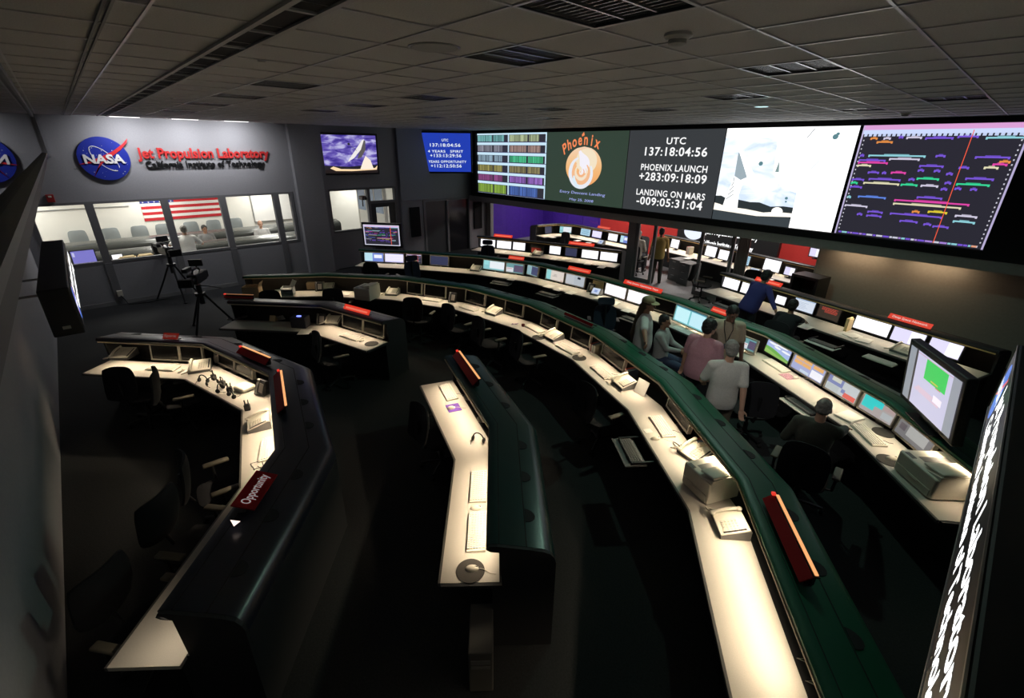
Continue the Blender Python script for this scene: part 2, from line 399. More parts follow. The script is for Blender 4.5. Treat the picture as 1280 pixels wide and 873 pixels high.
# ------------------------------------------------------------------ ceiling fittings
M_LOUV = mat('louvre_metal', (0.72, 0.70, 0.66), 0.22, metal=0.9)
def troffer():
    t = thing('ceiling_light', '', 'ceiling light', (0, 0, ZC))
    b = MB(); s = 0.29
    for x in (-s, s): b.box((x, 0, 0.07), (0.012, 0.59, 0.15))
    for y in (-s, s): b.box((0, y, 0.07), (0.59, 0.012, 0.15))
    b.box((0, 0, 0.145), (0.58, 0.58, 0.01)); b.build('housing', mat('troffer_housing', (0.03, 0.03, 0.032), 0.6), t)
    b = MB()
    for k in range(4): b.box((-0.282+0.188*k, 0, 0.025), (0.012, 0.57, 0.05))
    for k in range(13): b.box((0, -0.276+0.046*k, 0.028), (0.57, 0.005, 0.042))
    b.build('louvre', M_LOUV, t)
    b = MB()
    for k in range(3): b.cyl((-0.188+0.188*k, -0.28, 0.095), (-0.188+0.188*k, 0.28, 0.095), 0.013, n=8)
    b.build('tube', mat('unlit_tube', (0.7, 0.7, 0.68), 0.3), t)
    b = MB()
    for x in (-s-0.006, s+0.006): b.box((x, 0, -0.004), (0.02, 0.6, 0.008))
    for y in (-s-0.006, s+0.006): b.box((0, y, -0.004), (0.58, 0.02, 0.008))
    b.build('rim', M_TBAR, t)
    return t
cellc = sorted(open_cells, key=lambda c: (CX0+(c[0]+.5)*CS)**2+(CY0+(c[1]+.5)*CS)**2)
t0 = troffer()
for n, (i, j) in enumerate(cellc):
    loc = (CX0+(i+.5)*CS, CY0+(j+.5)*CS, ZC)
    lab = 'square louvred ceiling light, ' + ('the largest, at the top edge of the photo' if n == 0 else '%s nearest the camera' % ORD[n])
    if n == 0: t0.location = loc; t0['label'] = lab; t0['group'] = 'louvred ceiling lights'
    else: dup(t0, loc, 0, lab, 'louvred ceiling lights')
# linear air slot and double track
t = thing('air_diffuser', 'long black slot air diffuser running along the ceiling at the left', 'air vent', (-8.0, 1.03, ZC))
b = MB(); b.box((0, 0, -0.004), (14.6, 0.15, 0.006)); b.build('slot', M_MATTE, t)
b = MB(); b.box((0, -0.085, -0.01), (14.6, 0.03, 0.018)); b.box((0, 0.085, -0.01), (14.6, 0.03, 0.018))
b.build('rail', mat('slot_rail', (0.45, 0.44, 0.42), 0.5), t)
for k in range(25):
    b = MB(); b.box((-7.2+0.6*k, 0, -0.011), (0.03, 0.15, 0.014)); b.build('cross_bar', mat('slot_rail', (0.45, 0.44, 0.42), 0.5), t)
struct(boxes([(-15.7, -0.5, 0.33, 0.342, ZC-0.012, ZC), (-15.7, -0.5, 0.36, 0.372, ZC-0.012, ZC)]), 'trim_7', mat('track_grey', (0.3, 0.3, 0.3), 0.7))
def smoke(name, label, loc):
    t = thing(name, label, 'smoke detector', loc)
    b = MB(); b.lathe([(0.075, 0), (0.078, -0.015), (0.06, -0.03)], n=24); b.build('base', mat('detector_white', (0.6, 0.58, 0.52), 0.5), t, True)
    b = MB(); b.lathe([(0.05, -0.03), (0.05, -0.05), (0.028, -0.06)], n=24); b.build('chamber', mat('detector_grey', (0.35, 0.34, 0.31), 0.5), t, True)
p = at(848, 42, ZC); smoke('smoke_detector', 'round off-white smoke detector on the ceiling between two near ceiling lights', p)
p = at(1132, 141, ZC); smoke('smoke_detector', 'small far smoke detector on the ceiling above the coloured timeline screen', p)
for n, (px, py, r, lab, e) in enumerate(((543, 59, 0.17, 'large flush round ceiling speaker left of the second nearest ceiling light', 0), (952, 133, 0.10, 'small glowing pale blue round downlight near the big screens', 1),
                                      (327, 76, 0.03, 'tiny round white ceiling sensor left of the louvred light', 0), (216, 123, 0.03, 'tiny round ceiling sensor nearer the sign wall', 0))):
    p = at(px, py, ZC); t = thing(('ceiling_speaker', 'downlight', 'ceiling_sensor', 'ceiling_sensor')[n], lab, ('speaker', 'downlight', 'sensor', 'sensor')[n], p)
    b = MB(); b.lathe([(r*0.9, -0.003), (r, -0.006), (r, -0.001)], n=32); b.build('rim', M_TBAR, t)
    b = MB(); b.lathe([(r*0.9, -0.006), (r*0.88, -0.008)], n=32); b.build('lens' if e else 'grille', emat((0.5, 0.85, 0.9), 1.2) if e else mat('speaker_grille', (0.4, 0.39, 0.37), 0.8), t)
# wall washers above the sign
for n, y in enumerate((1.42, 2.62, 3.78)):
    t = thing('wall_washer', 'lit strip light washing the sign wall, above the %s' % ('round emblem', 'middle of the red lettering', 'right end of the red lettering')[n], 'strip light', (XL+0.85, y, ZC), 0, 'wall washers over the sign')
    b = MB(); b.box((0, 0, -0.012), (0.12, 0.62, 0.024)); b.build('trough', M_ALU, t)
    b = MB(); b.box((0, 0, -0.026), (0.07, 0.56, 0.006)); b.build('lens', emat((1, 0.98, 0.95), 3.0), t)
    l = bpy.data.lights.new('washer_lamp', 'AREA'); l.shape = 'RECTANGLE'; l.size = 0.06; l.size_y = 0.5; l.energy = 24; l.color = (0.97, 0.97, 1.0); l.spread = math.radians(150)
    lo = bpy.data.objects.new('washer_lamp', l); C.objects.link(lo); lo.parent = t; lo.location = (0, 0, -0.035)
    lo.rotation_euler = (0, math.radians(35), 0)

# ------------------------------------------------------------------ the sign on the left wall
SX = XL+0.015
t = thing('emblem_sign', 'round blue space emblem with white letters and a red swoosh on the wall', 'sign', (SX, 0.86, 3.65), PI/2)
b = MB(); b.cyl((0, 0, 0), (0, -0.05, 0), 0.5, n=64); b.build('disc', mat('emblem_blue', (0.015, 0.03, 0.33), 0.4), t)
def emb(name, m, fn):
    b = MB(); fn(b); return b.build(name, m, t)
def stars(b):
    rr = random.Random(3)
    for k in range(34):
        a, r = rr.uniform(0, 2*PI), rr.uniform(0.1, 0.45); q = rr.choice((0.004, 0.006, 0.009))
        b.cyl((r*math.cos(a), -0.05, r*math.sin(a)), (r*math.cos(a), -0.053, r*math.sin(a)), q, n=6)
M_SW = mat('emblem_white', (0.8, 0.8, 0.8), 0.5); M_SR = mat('emblem_red', (0.6, 0.02, 0.03), 0.5)
emb('stars', M_SW, stars)
def orbit(b):
    pts = []
    for k in range(41):
        a = 2*PI*(k+3)/44; x, z = 0.34*math.cos(a), 0.15*math.sin(a); q = math.radians(-52)
        pts.append((x*math.cos(q)-z*math.sin(q), -0.054, x*math.sin(q)+z*math.cos(q)))
    b.tube(pts, 0.008, 6)
emb('orbit', M_SW, orbit)
def swoosh(b):
    up = [(-0.52, -0.13), (-0.3, -0.06), (-0.05, 0.05), (0.2, 0.17), (0.42, 0.33), (0.56, 0.47)]
    lo = [(0.52, 0.36), (0.36, 0.2), (0.14, 0.04), (-0.06, -0.1), (-0.2, -0.24), (-0.3, -0.42), (-0.17, -0.2), (-0.06, -0.03), (-0.28, -0.1)]
    b.prism(up+lo, 'y', -0.068, -0.058)
emb('swoosh', M_SR, swoosh)
def letters(txt, capz, width, depth, off):
    vs_, fs_, x0, x1 = text_mesh(txt, off, 1.0)
    k = capz/0.72; kx = width/(x1-x0)
    return [((p.x-x0)*kx, -(p.z+1)*0.5*depth, p.y*k) for p in vs_], fs_
v_, f_ = letters('NASA', 0.2, 0.78, 0.012, 0.035)
b = MB(); b.add([(x-0.39, y-0.07, z-0.1) for x, y, z in v_], f_); b.build('letters', M_SW, t)
ya = onx(170, 190, SX).y; yb = onx(335, 190, SX).y
t = thing('wall_lettering', 'raised red letters of the upper line on the wall, right of the emblem', 'sign', (SX, ya, 3.66), PI/2)
v_, f_ = letters('Jet Propulsion Laboratory', 0.25, yb-ya, 0.04, 0.028)
b = MB(); b.add(v_, f_); b.build('letters', mat('letter_red', (0.55, 0.03, 0.03), 0.45), t)
ya = onx(182, 207, SX).y; yb = onx(330, 205, SX).y
t = thing('wall_lettering', 'raised black letters of the lower line under the red letters on the wall', 'sign', (SX, ya, 3.42), PI/2)
v_, f_ = letters('California Institute of Technology', 0.17, yb-ya, 0.035, 0.022)
b = MB(); b.add(v_, f_); b.build('letters', mat('letter_black', (0.01, 0.01, 0.011), 0.4), t)
# ------------------------------------------------------------------ control consoles
M_DESK = mat('desk_laminate', (0.56, 0.52, 0.46), 0.55, noise=0.06, nscale=150)
M_EDGE = mat('desk_edge', (0.10, 0.095, 0.09), 0.6)
M_BASE = mat('console_base', (0.018, 0.018, 0.02), 0.7)
M_INNER = mat('console_inner', (0.035, 0.029, 0.024), 0.75)
M_LIP = mat('lip_strip', (0.62, 0.52, 0.38), 0.5)
M_LIPLIT = mat('lamplit_lip', (0.72, 0.48, 0.2), 0.4)  # golden tone stands for the lip edge lit by the lamps
M_SEAM = mat('canopy_seam', (0.006, 0.006, 0.007), 0.8)
P_NAVY = mat('canopy_navy', (0.015, 0.018, 0.030), 0.3)
P_TEALLIT = mat('canopy_teallit', (0.006, 0.045, 0.042), 0.30, spec=0.4)  # part of the green light is put into this canopy colour
P_GREENLIT = mat('canopy_greenlit', (0.003, 0.105, 0.052), 0.42, spec=0.3)  # green light falling on neutral canopies, put into their colour
P_GREY = mat('canopy_grey', (0.03, 0.032, 0.034), 0.5)
P_SILVER = mat('canopy_silver', (0.085, 0.09, 0.085), 0.25, metal=0.2)
DESK_Z = 0.74
class Console:
    def __init__(s, name, label, lip, paint=P_GREENLIT, front=-0.40, lamp=5.0, lamps=None, vents=3, gold=False, group=None, seams=True, ends=(True, True), k=1.0, cat='control console', tail=0.0):
        s.P = [Vector((p[0], p[1])) for p in lip]; s.front = front; s.lampE = lamp
        n = len(s.P); s.H = [math.atan2((s.P[i+1]-s.P[i]).y, (s.P[i+1]-s.P[i]).x) for i in range(n-1)]
        s.L = [(s.P[i+1]-s.P[i]).length for i in range(n-1)]
        s.nrm = []
        for i in range(n):
            a = s.H[max(i-1, 0)]; b_ = s.H[min(i, n-2)]
            mid = Vector((-math.sin(a)-math.sin(b_), math.cos(a)+math.cos(b_))).normalized()
            s.nrm.append(mid/max(0.3, mid.dot(Vector((-math.sin(b_), math.cos(b_))))))
        s.tail = tail
        mid = s.P[n//2]
        s.root = thing(name, label, cat, (mid.x, mid.y, 0), 0, group)
        s.O = Vector((mid.x, mid.y, 0))
        fr = front; D = 0.55*k
        sweep = s.sweep
        sweep('desktop', [(fr+0.02, DESK_Z), (0.10*k, DESK_Z), (0.10*k, DESK_Z-0.035), (fr+0.02, DESK_Z-0.035)], M_DESK)
        sweep('desk_edge', [(fr, DESK_Z-0.003), (fr+0.02, DESK_Z), (fr+0.02, DESK_Z-0.035), (fr, DESK_Z-0.035)], M_EDGE)
        sweep('base', [(0.06, 0.0), (0.06, DESK_Z-0.036), (0.101*k, DESK_Z-0.036), (0.101*k, 0.62), (D-0.06, 0.62), (D-0.06, 0.0)], M_BASE)
        sweep('inner_back', [(D-0.11, 0.621), (D-0.11, 1.045), (D-0.061, 1.045), (D-0.061, 0.621)], M_INNER)
        sweep('back_panel', [(D-0.058, 0.0), (D-0.058, 0.96), (D, 0.93), (D, 0.0)], M_BASE)
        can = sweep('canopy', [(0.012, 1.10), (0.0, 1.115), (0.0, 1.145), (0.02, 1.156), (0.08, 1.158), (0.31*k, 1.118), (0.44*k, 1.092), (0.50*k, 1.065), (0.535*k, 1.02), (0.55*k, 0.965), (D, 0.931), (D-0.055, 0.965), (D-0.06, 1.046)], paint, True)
        if seams:
            z1 = 1.158-(0.095-0.08)*0.174
            sweep('seam', [(0.092, 1.150), (0.092, 1.1575), (0.099, 1.1563), (0.099, 1.150)], M_SEAM).parent = can
            sweep('seam', [(0.308*k, 1.112), (0.308*k, 1.1200), (0.317*k, 1.1183), (0.317*k, 1.112)], M_SEAM).parent = can
        sweep('lip_trim', [(-0.006, 1.092), (-0.006, 1.112), (0.011, 1.108), (0.011, 1.092)], M_LIPLIT if gold else M_LIP)
        for e, on in ((0, ends[0]), (n-1, ends[1])):
            if not on: continue
            h = s.H[0] if e == 0 else s.H[-1]; t = Vector((math.cos(h), math.sin(h)))
            nv = Vector((-math.sin(h), math.cos(h))); sg = -1 if e == 0 else 1
            prof = [(0.04, 0), (0.04, 0.7), (fr+0.03, 0.7), (fr+0.03, 0.735), (0.12, 0.735), (0.10, 1.09), (0.03, 1.10), (0.0, 1.12), (0.02, 1.154), (0.08, 1.156), (0.31*k, 1.116), (0.44*k, 1.09), (0.50*k, 1.063), (0.535*k, 1.018), (0.549*k, 0.965), (D-0.001, 0)]
            b = MB(); A = []
            for q in (0, 0.03*sg):
                for d, z in prof: p = s.P[e]+nv*d+t*(q-0.0005*sg); A.append((p.x-s.O.x, p.y-s.O.y, z))
            m_ = len(prof); b.add(A, [tuple(range(m_)), tuple(range(2*m_-1, m_-1, -1))]+[(i, (i+1) % m_, m_+(i+1) % m_, m_+i) for i in range(m_)])
            b.build('end_panel', M_BASE, s.root)
        for i in range(n-1):
            if vents:
                nv = vents
                for q in range(nv):
                    f = (q+0.5)/nv*0.9+0.05; p = s.P[i].lerp(s.P[i+1], f); h = s.H[i]
                    b = MB(); r = 0.075; rows = []
                    for a in range(9):
                        th = PI*a/8; u, v = r*math.cos(th), 0.322*k+0.085*math.sin(th)
                        rows.append((u, v, 1.1205-(v-0.31*k)*0.2))
                    A = []
                    for dz in (0.0, 0.006):
                        for u, v, z in rows:
                            A.append((p.x-s.O.x+u*math.cos(h)-v*math.sin(h), p.y-s.O.y+u*math.sin(h)+v*math.cos(h), z-0.004+dz))
                    b.add(A, [tuple(range(9)), tuple(range(17, 8, -1))]+[(a, (a+1) % 9, 9+(a+1) % 9, 9+a) for a in range(9)])
                    b.build('vent', M_SEAM, can)
            e = (lamps[i] if lamps else 1.0)*lamp*s.L[i]
            if e > 0:
                p = s.P[i].lerp(s.P[i+1], 0.5); h = s.H[i]; nvv = Vector((-math.sin(h), math.cos(h)))
                q = p+nvv*0.055
                b = MB(); L = s.L[i]*0.42
                b.box((q.x-s.O.x, q.y-s.O.y, 1.09), (2*L, 0.03, 0.012), Matrix.Rotation(h, 3, 'Z')); b.build('task_lamp', emat((1.0, 0.86, 0.66), 2.0), can)
                l = bpy.data.lights.new('task_light', 'AREA'); l.shape = 'RECTANGLE'; l.size = 2*L; l.size_y = 0.03; l.energy = e*1.45; l.color = (1.0, 0.81, 0.57); l.spread = math.radians(100)
                lo = bpy.data.objects.new('task_light', l); C.objects.link(lo); lo.parent = s.root
                lo.location = (q.x-s.O.x, q.y-s.O.y, 1.08)
                lo.rotation_euler = (Matrix.Rotation(h, 3, 'Z') @ Matrix.Rotation(math.radians(-30), 3, 'X')).to_euler()
    def off(s, i, d): return s.P[i]+s.nrm[i]*d
    def sweep(s, name, prof, m, smooth=False):
        b = MB(); k = len(prof); n = len(s.P)
        ext = Vector((math.cos(s.H[-1]), math.sin(s.H[-1])))*(s.tail if name.startswith('desk') else 0)
        for i in range(n):
            e = ext if i == n-1 else Vector((0, 0))
            b.v += [Vector((s.off(i, d).x+e.x-s.O.x, s.off(i, d).y+e.y-s.O.y, z)) for d, z in prof]
        for i in range(n-1):
            for j in range(k): b.f.append([i*k+j, i*k+(j+1) % k, (i+1)*k+(j+1) % k, (i+1)*k+j]); b.mi.append(0)
        b.f.append(list(range(k-1, -1, -1))); b.mi.append(0); b.f.append(list(range((n-1)*k, n*k))); b.mi.append(0)
        return b.build(name, m, s.root, smooth)
    def find(s, pxx, d, z, seg=None):             # point at offset d, height z that the photo shows in column pxx
        best = None
        for i in range(len(s.P)-1):
            if seg is not None and i not in (seg if isinstance(seg, (tuple, list)) else (seg,)): continue
            A, B = s.off(i, d), s.off(i+1, d)
            for q in range(-10, 111):
                p = A.lerp(B, q/100)
                v = Vector((p.x, p.y, z))
                if (v-CAM).dot(CF) < 0.3: continue
                e = abs(proj(v)[0]-pxx)
                if best is None or e < best[0]: best = (e, v, s.H[i], i)
        return best[1], best[2]
    def near(s, p):                               # heading of the run closest to a point
        best = None
        for i in range(len(s.P)-1):
            a, b_ = s.P[i], s.P[i+1]; ab = b_-a
            f = max(0, min(1, (Vector((p[0], p[1]))-a).dot(ab)/ab.length_squared)); dd = (a+ab*f-Vector((p[0], p[1]))).length
            if best is None or dd < best[0]: best = (dd, s.H[i])
        return best[1]

A = Console('control_console', 'dark navy three-sided console at the left with an unlit red sign', [(-9.33, -0.27), (-8.02, 0.92), (-6.30, 1.36), (-4.46, 0.87), (-3.12, -0.28)], P_NAVY, lamp=3.1, lamps=[0.8, 1.0, 1.1, 0.0], tail=0.10, group='control consoles')
B = Console('control_console', 'short dark console behind the camera tripods with two blank monitors', [(-10.1, 1.75), (-8.72, 3.02), (-7.1, 3.45)], P_NAVY, lamp=2.0, lamps=[0.0, 1.0], vents=0, group='control consoles')
Cc = Console('control_console', 'short two-bay teal-lit console alone in the centre of the floor', [(-5.17, 3.46), (-3.35, 2.78), (-2.08, 1.69)], P_TEALLIT, lamp=2.8, group='control consoles')
D = Console('control_console', 'longest curved green-lit console sweeping from the far left to the bottom edge', [(-11.95, 2.5), (-10.93, 4.0), (-9.55, 5.17), (-7.9, 5.92), (-6.12, 6.14), (-4.28, 5.86), (-2.65, 5.16), (-1.09, 3.95), (0.0, 2.47), (1.0, 1.1)], P_GREENLIT,
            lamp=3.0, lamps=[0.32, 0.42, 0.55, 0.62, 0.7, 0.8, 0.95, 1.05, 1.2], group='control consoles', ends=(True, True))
E_ = Console('control_console', 'second curved green-lit console, behind the group of people', [(-13.15, 5.95), (-11.7, 7.1), (-10.1, 8.1), (-8.5, 8.68), (-6.5, 8.8), (-4.4, 8.6), (-2.36, 8.05), (-0.5, 6.85), (0.6, 5.6)], P_GREENLIT,
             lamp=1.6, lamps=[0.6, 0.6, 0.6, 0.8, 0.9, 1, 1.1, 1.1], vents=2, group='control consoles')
Fc = Console('control_console', 'straight console along the back wall at right with a lamp-lit golden front lip', [(-4.75, 11.60), (-2.3, 10.85), (0.35, 10.02)], P_GREY, front=-0.55, lamp=0.9, vents=0, gold=True, group='control consoles')
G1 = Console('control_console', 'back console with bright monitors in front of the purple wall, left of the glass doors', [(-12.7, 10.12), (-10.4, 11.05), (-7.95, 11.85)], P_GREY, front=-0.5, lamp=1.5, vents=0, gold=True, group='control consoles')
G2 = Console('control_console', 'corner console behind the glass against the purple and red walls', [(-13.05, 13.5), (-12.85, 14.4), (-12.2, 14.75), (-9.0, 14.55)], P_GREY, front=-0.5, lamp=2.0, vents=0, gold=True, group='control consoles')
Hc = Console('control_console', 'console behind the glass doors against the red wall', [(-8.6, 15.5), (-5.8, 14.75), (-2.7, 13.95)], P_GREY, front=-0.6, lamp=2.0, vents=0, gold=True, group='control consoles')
N1 = Console('control_console', 'silver console nearer the windows inside the bright room', [(-17.6, 6.6), (-17.6, 3.5), (-17.6, -2.2)], P_SILVER, front=-0.5, lamp=1.0, vents=0, seams=False, group='control consoles')
N2 = Console('control_console', 'silver console in the rear row of the bright room, below the chairs', [(-19.75, 8.0), (-19.75, 3.5), (-19.75, -2.2)], P_SILVER, front=-0.4, lamp=1.0, vents=0, seams=False, group='control consoles')

# ------------------------------------------------------------------ edge-lit signs on the canopies
M_ACR = mat('red_acrylic_dark', (0.30, 0.004, 0.006), 0.7, spec=0.2)
M_SIGNTX = mat('sign_text', (0.55, 0.5, 0.5), 0.5)
def sign(con, px0, px1, label, lit=1.0, text=None, d=0.10, tall=0.10, group='red name signs on the consoles', glow=False, seg=None, lean=None):
    z0 = 1.158
    a, h = con.find(px0, d, z0+0.05, seg); b_, _ = con.find(px1, d, z0+0.05, seg)
    w_ = min(1.3, max(0.25, (b_-a).length)); c_ = (a+b_)/2; c_.z = 1.161
    if lean: h += PI                          # this one is read from behind the console
    t = thing('console_sign', label, 'sign', c_, h, group)
    b = MB(); b.box((0, 0.02, 0.006), (w_, 0.05, 0.012)); b.build('foot', M_BLACK, t)
    ln = lean or (-38 if not glow else -52)
    tilt = Matrix.Rotation(math.radians(ln), 3, 'X')
    b = MB(); b.box((0, 0.0, 0.055), (w_, 0.012, tall), tilt)
    pan = b.build('panel', emat((1.0, 0.06, 0.03), 0.75*lit) if lit > 0 and not glow else M_ACR, t)
    if text:
        cv = Canvas(w_*0.9, tall*0.8)
        cv.text(text, 0.5, 0.28, tall*0.42, (1.0, 0.75, 0.7) if lit > 0 else (0.5, 0.42, 0.42), 0.9*lit if lit > 0 else 0.55, l=1, off=0.01, width=w_*0.82)  # lettering of an unlit sign gets an added glow as well
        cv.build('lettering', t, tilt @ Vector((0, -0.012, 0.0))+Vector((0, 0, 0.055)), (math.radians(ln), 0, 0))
    elif lit > 0 and not glow:
        b = MB(); b.box((0, -0.008, 0.052), (w_*0.86, 0.004, tall*0.34), tilt); b.build('bright_band', emat((1.0, 0.22, 0.14), 0.9*lit), t)
    if glow:
        b = MB(); b.box((0, 0.062, 0.088), (w_, 0.036, 0.012)); b.box((0, 0.045, 0.05), (w_, 0.02, 0.07)); b.build('housing', M_BLACK, t)
        b = MB(); b.rbox((0, 0.062, 0.097), (w_*0.97, 0.026, 0.012), 0.005); b.build('lamp_strip', emat((1.0, 0.42, 0.16), max(0.12, 1.1 if lit > 0.08 or lit == 0.05 else 0.25)), t)
        b = MB(); b.box((-w_*0.485, 0.03, 0.105), (0.03, 0.03, 0.02)); b.build('red_end', emat((1, 0.05, 0.03), 0.8), t)
    return t
sign(A, 205, 221, 'small red sign on the far left arm of the navy console', 0.14, 'Spirit', seg=0)
sign(A, 298, 334, 'orange-lit sign on the middle of the navy console', 0.35, None, glow=True, d=0.12, seg=1)
sign(A, 345.5, 351, 'thin edge-on lit sign on the right arm of the navy console', 0.2, None, glow=True, d=0.10, seg=2)
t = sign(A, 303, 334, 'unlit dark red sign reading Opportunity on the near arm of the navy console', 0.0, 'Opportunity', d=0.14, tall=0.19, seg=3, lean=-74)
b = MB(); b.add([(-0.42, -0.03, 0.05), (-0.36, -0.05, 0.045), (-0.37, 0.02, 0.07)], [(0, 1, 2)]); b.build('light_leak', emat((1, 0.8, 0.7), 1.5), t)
sign(B, 431, 462, 'red lit sign on the short dark console over its blank monitors', 0.9, None)
sign(B, 280, 316, 'dim orange sign strip on the left arm of the short dark console', 0.01, None, glow=True, d=0.10, tall=0.04)
sign(Cc, 569, 594, 'lit sign on the teal centre console with a bright orange strip', 0.12, None, glow=True, d=0.13)
sign(D, 960, 1008, 'long orange-lit sign near the bottom right on the longest console', 0.05, None, glow=True, d=0.16, seg=7)
sign(D, 706, 741, 'thin edge-on sign on the middle of the longest console', 0.0, None, d=0.12, tall=0.05)
sign(E_, 636, 655, 'short red sign on the second console left of the paired screens', 0.8, None)
sign(E_, 711, 738, 'red sign on the second console above the two pale paired monitors', 0.9, None)
sign(E_, 780, 827, 'long red sign reading Data System Operations Team on the second console', 0.9, 'Data System Operations Team')
sign(E_, 890, 909, 'red sign on the second console behind the man in tan', 0.9, None)
sign(Fc, 945, 977, 'red sign behind the head of the person in dark blue', 1.0, None)
sign(Fc, 1111, 1165, 'red sign reading Deep Space Network on the straight back console', 0.9, 'Deep Space Network')
sign(G1, 618, 640, 'red sign at the left on the back console before the purple wall', 1.0, None)
sign(G1, 711, 743, 'longer red sign at the right on the back console before the purple wall', 1.0, None)
sign(G2, 747, 763, 'small red sign behind the glass against the red wall', 0.9, None)
# ------------------------------------------------------------------ desk things
M_BEZ = mat('monitor_bezel_grey', (0.46, 0.42, 0.36), 0.5)
M_BEZD = mat('monitor_bezel_dark', (0.02, 0.02, 0.022), 0.45)
M_SCROFF = mat('blank_screen', (0.006, 0.006, 0.006), 0.16, spec=0.25)
M_IVORY = mat('ivory_plastic', (0.70, 0.66, 0.56), 0.5, noise=0.03)
M_KEYS = mat('key_caps', (0.78, 0.75, 0.68), 0.55)
M_GREYP = mat('grey_plastic', (0.16, 0.155, 0.15), 0.55)
M_PAPER = mat('paper', (0.80, 0.78, 0.72), 0.8, noise=0.02)
M_INK = mat('printed_text', (0.25, 0.24, 0.22), 0.8)
M_MANILA = mat('manila', (0.72, 0.56, 0.30), 0.8)
M_CARD = mat('cardboard', (0.42, 0.30, 0.18), 0.85, noise=0.08)
WHITE = (0.93, 0.94, 1.0)

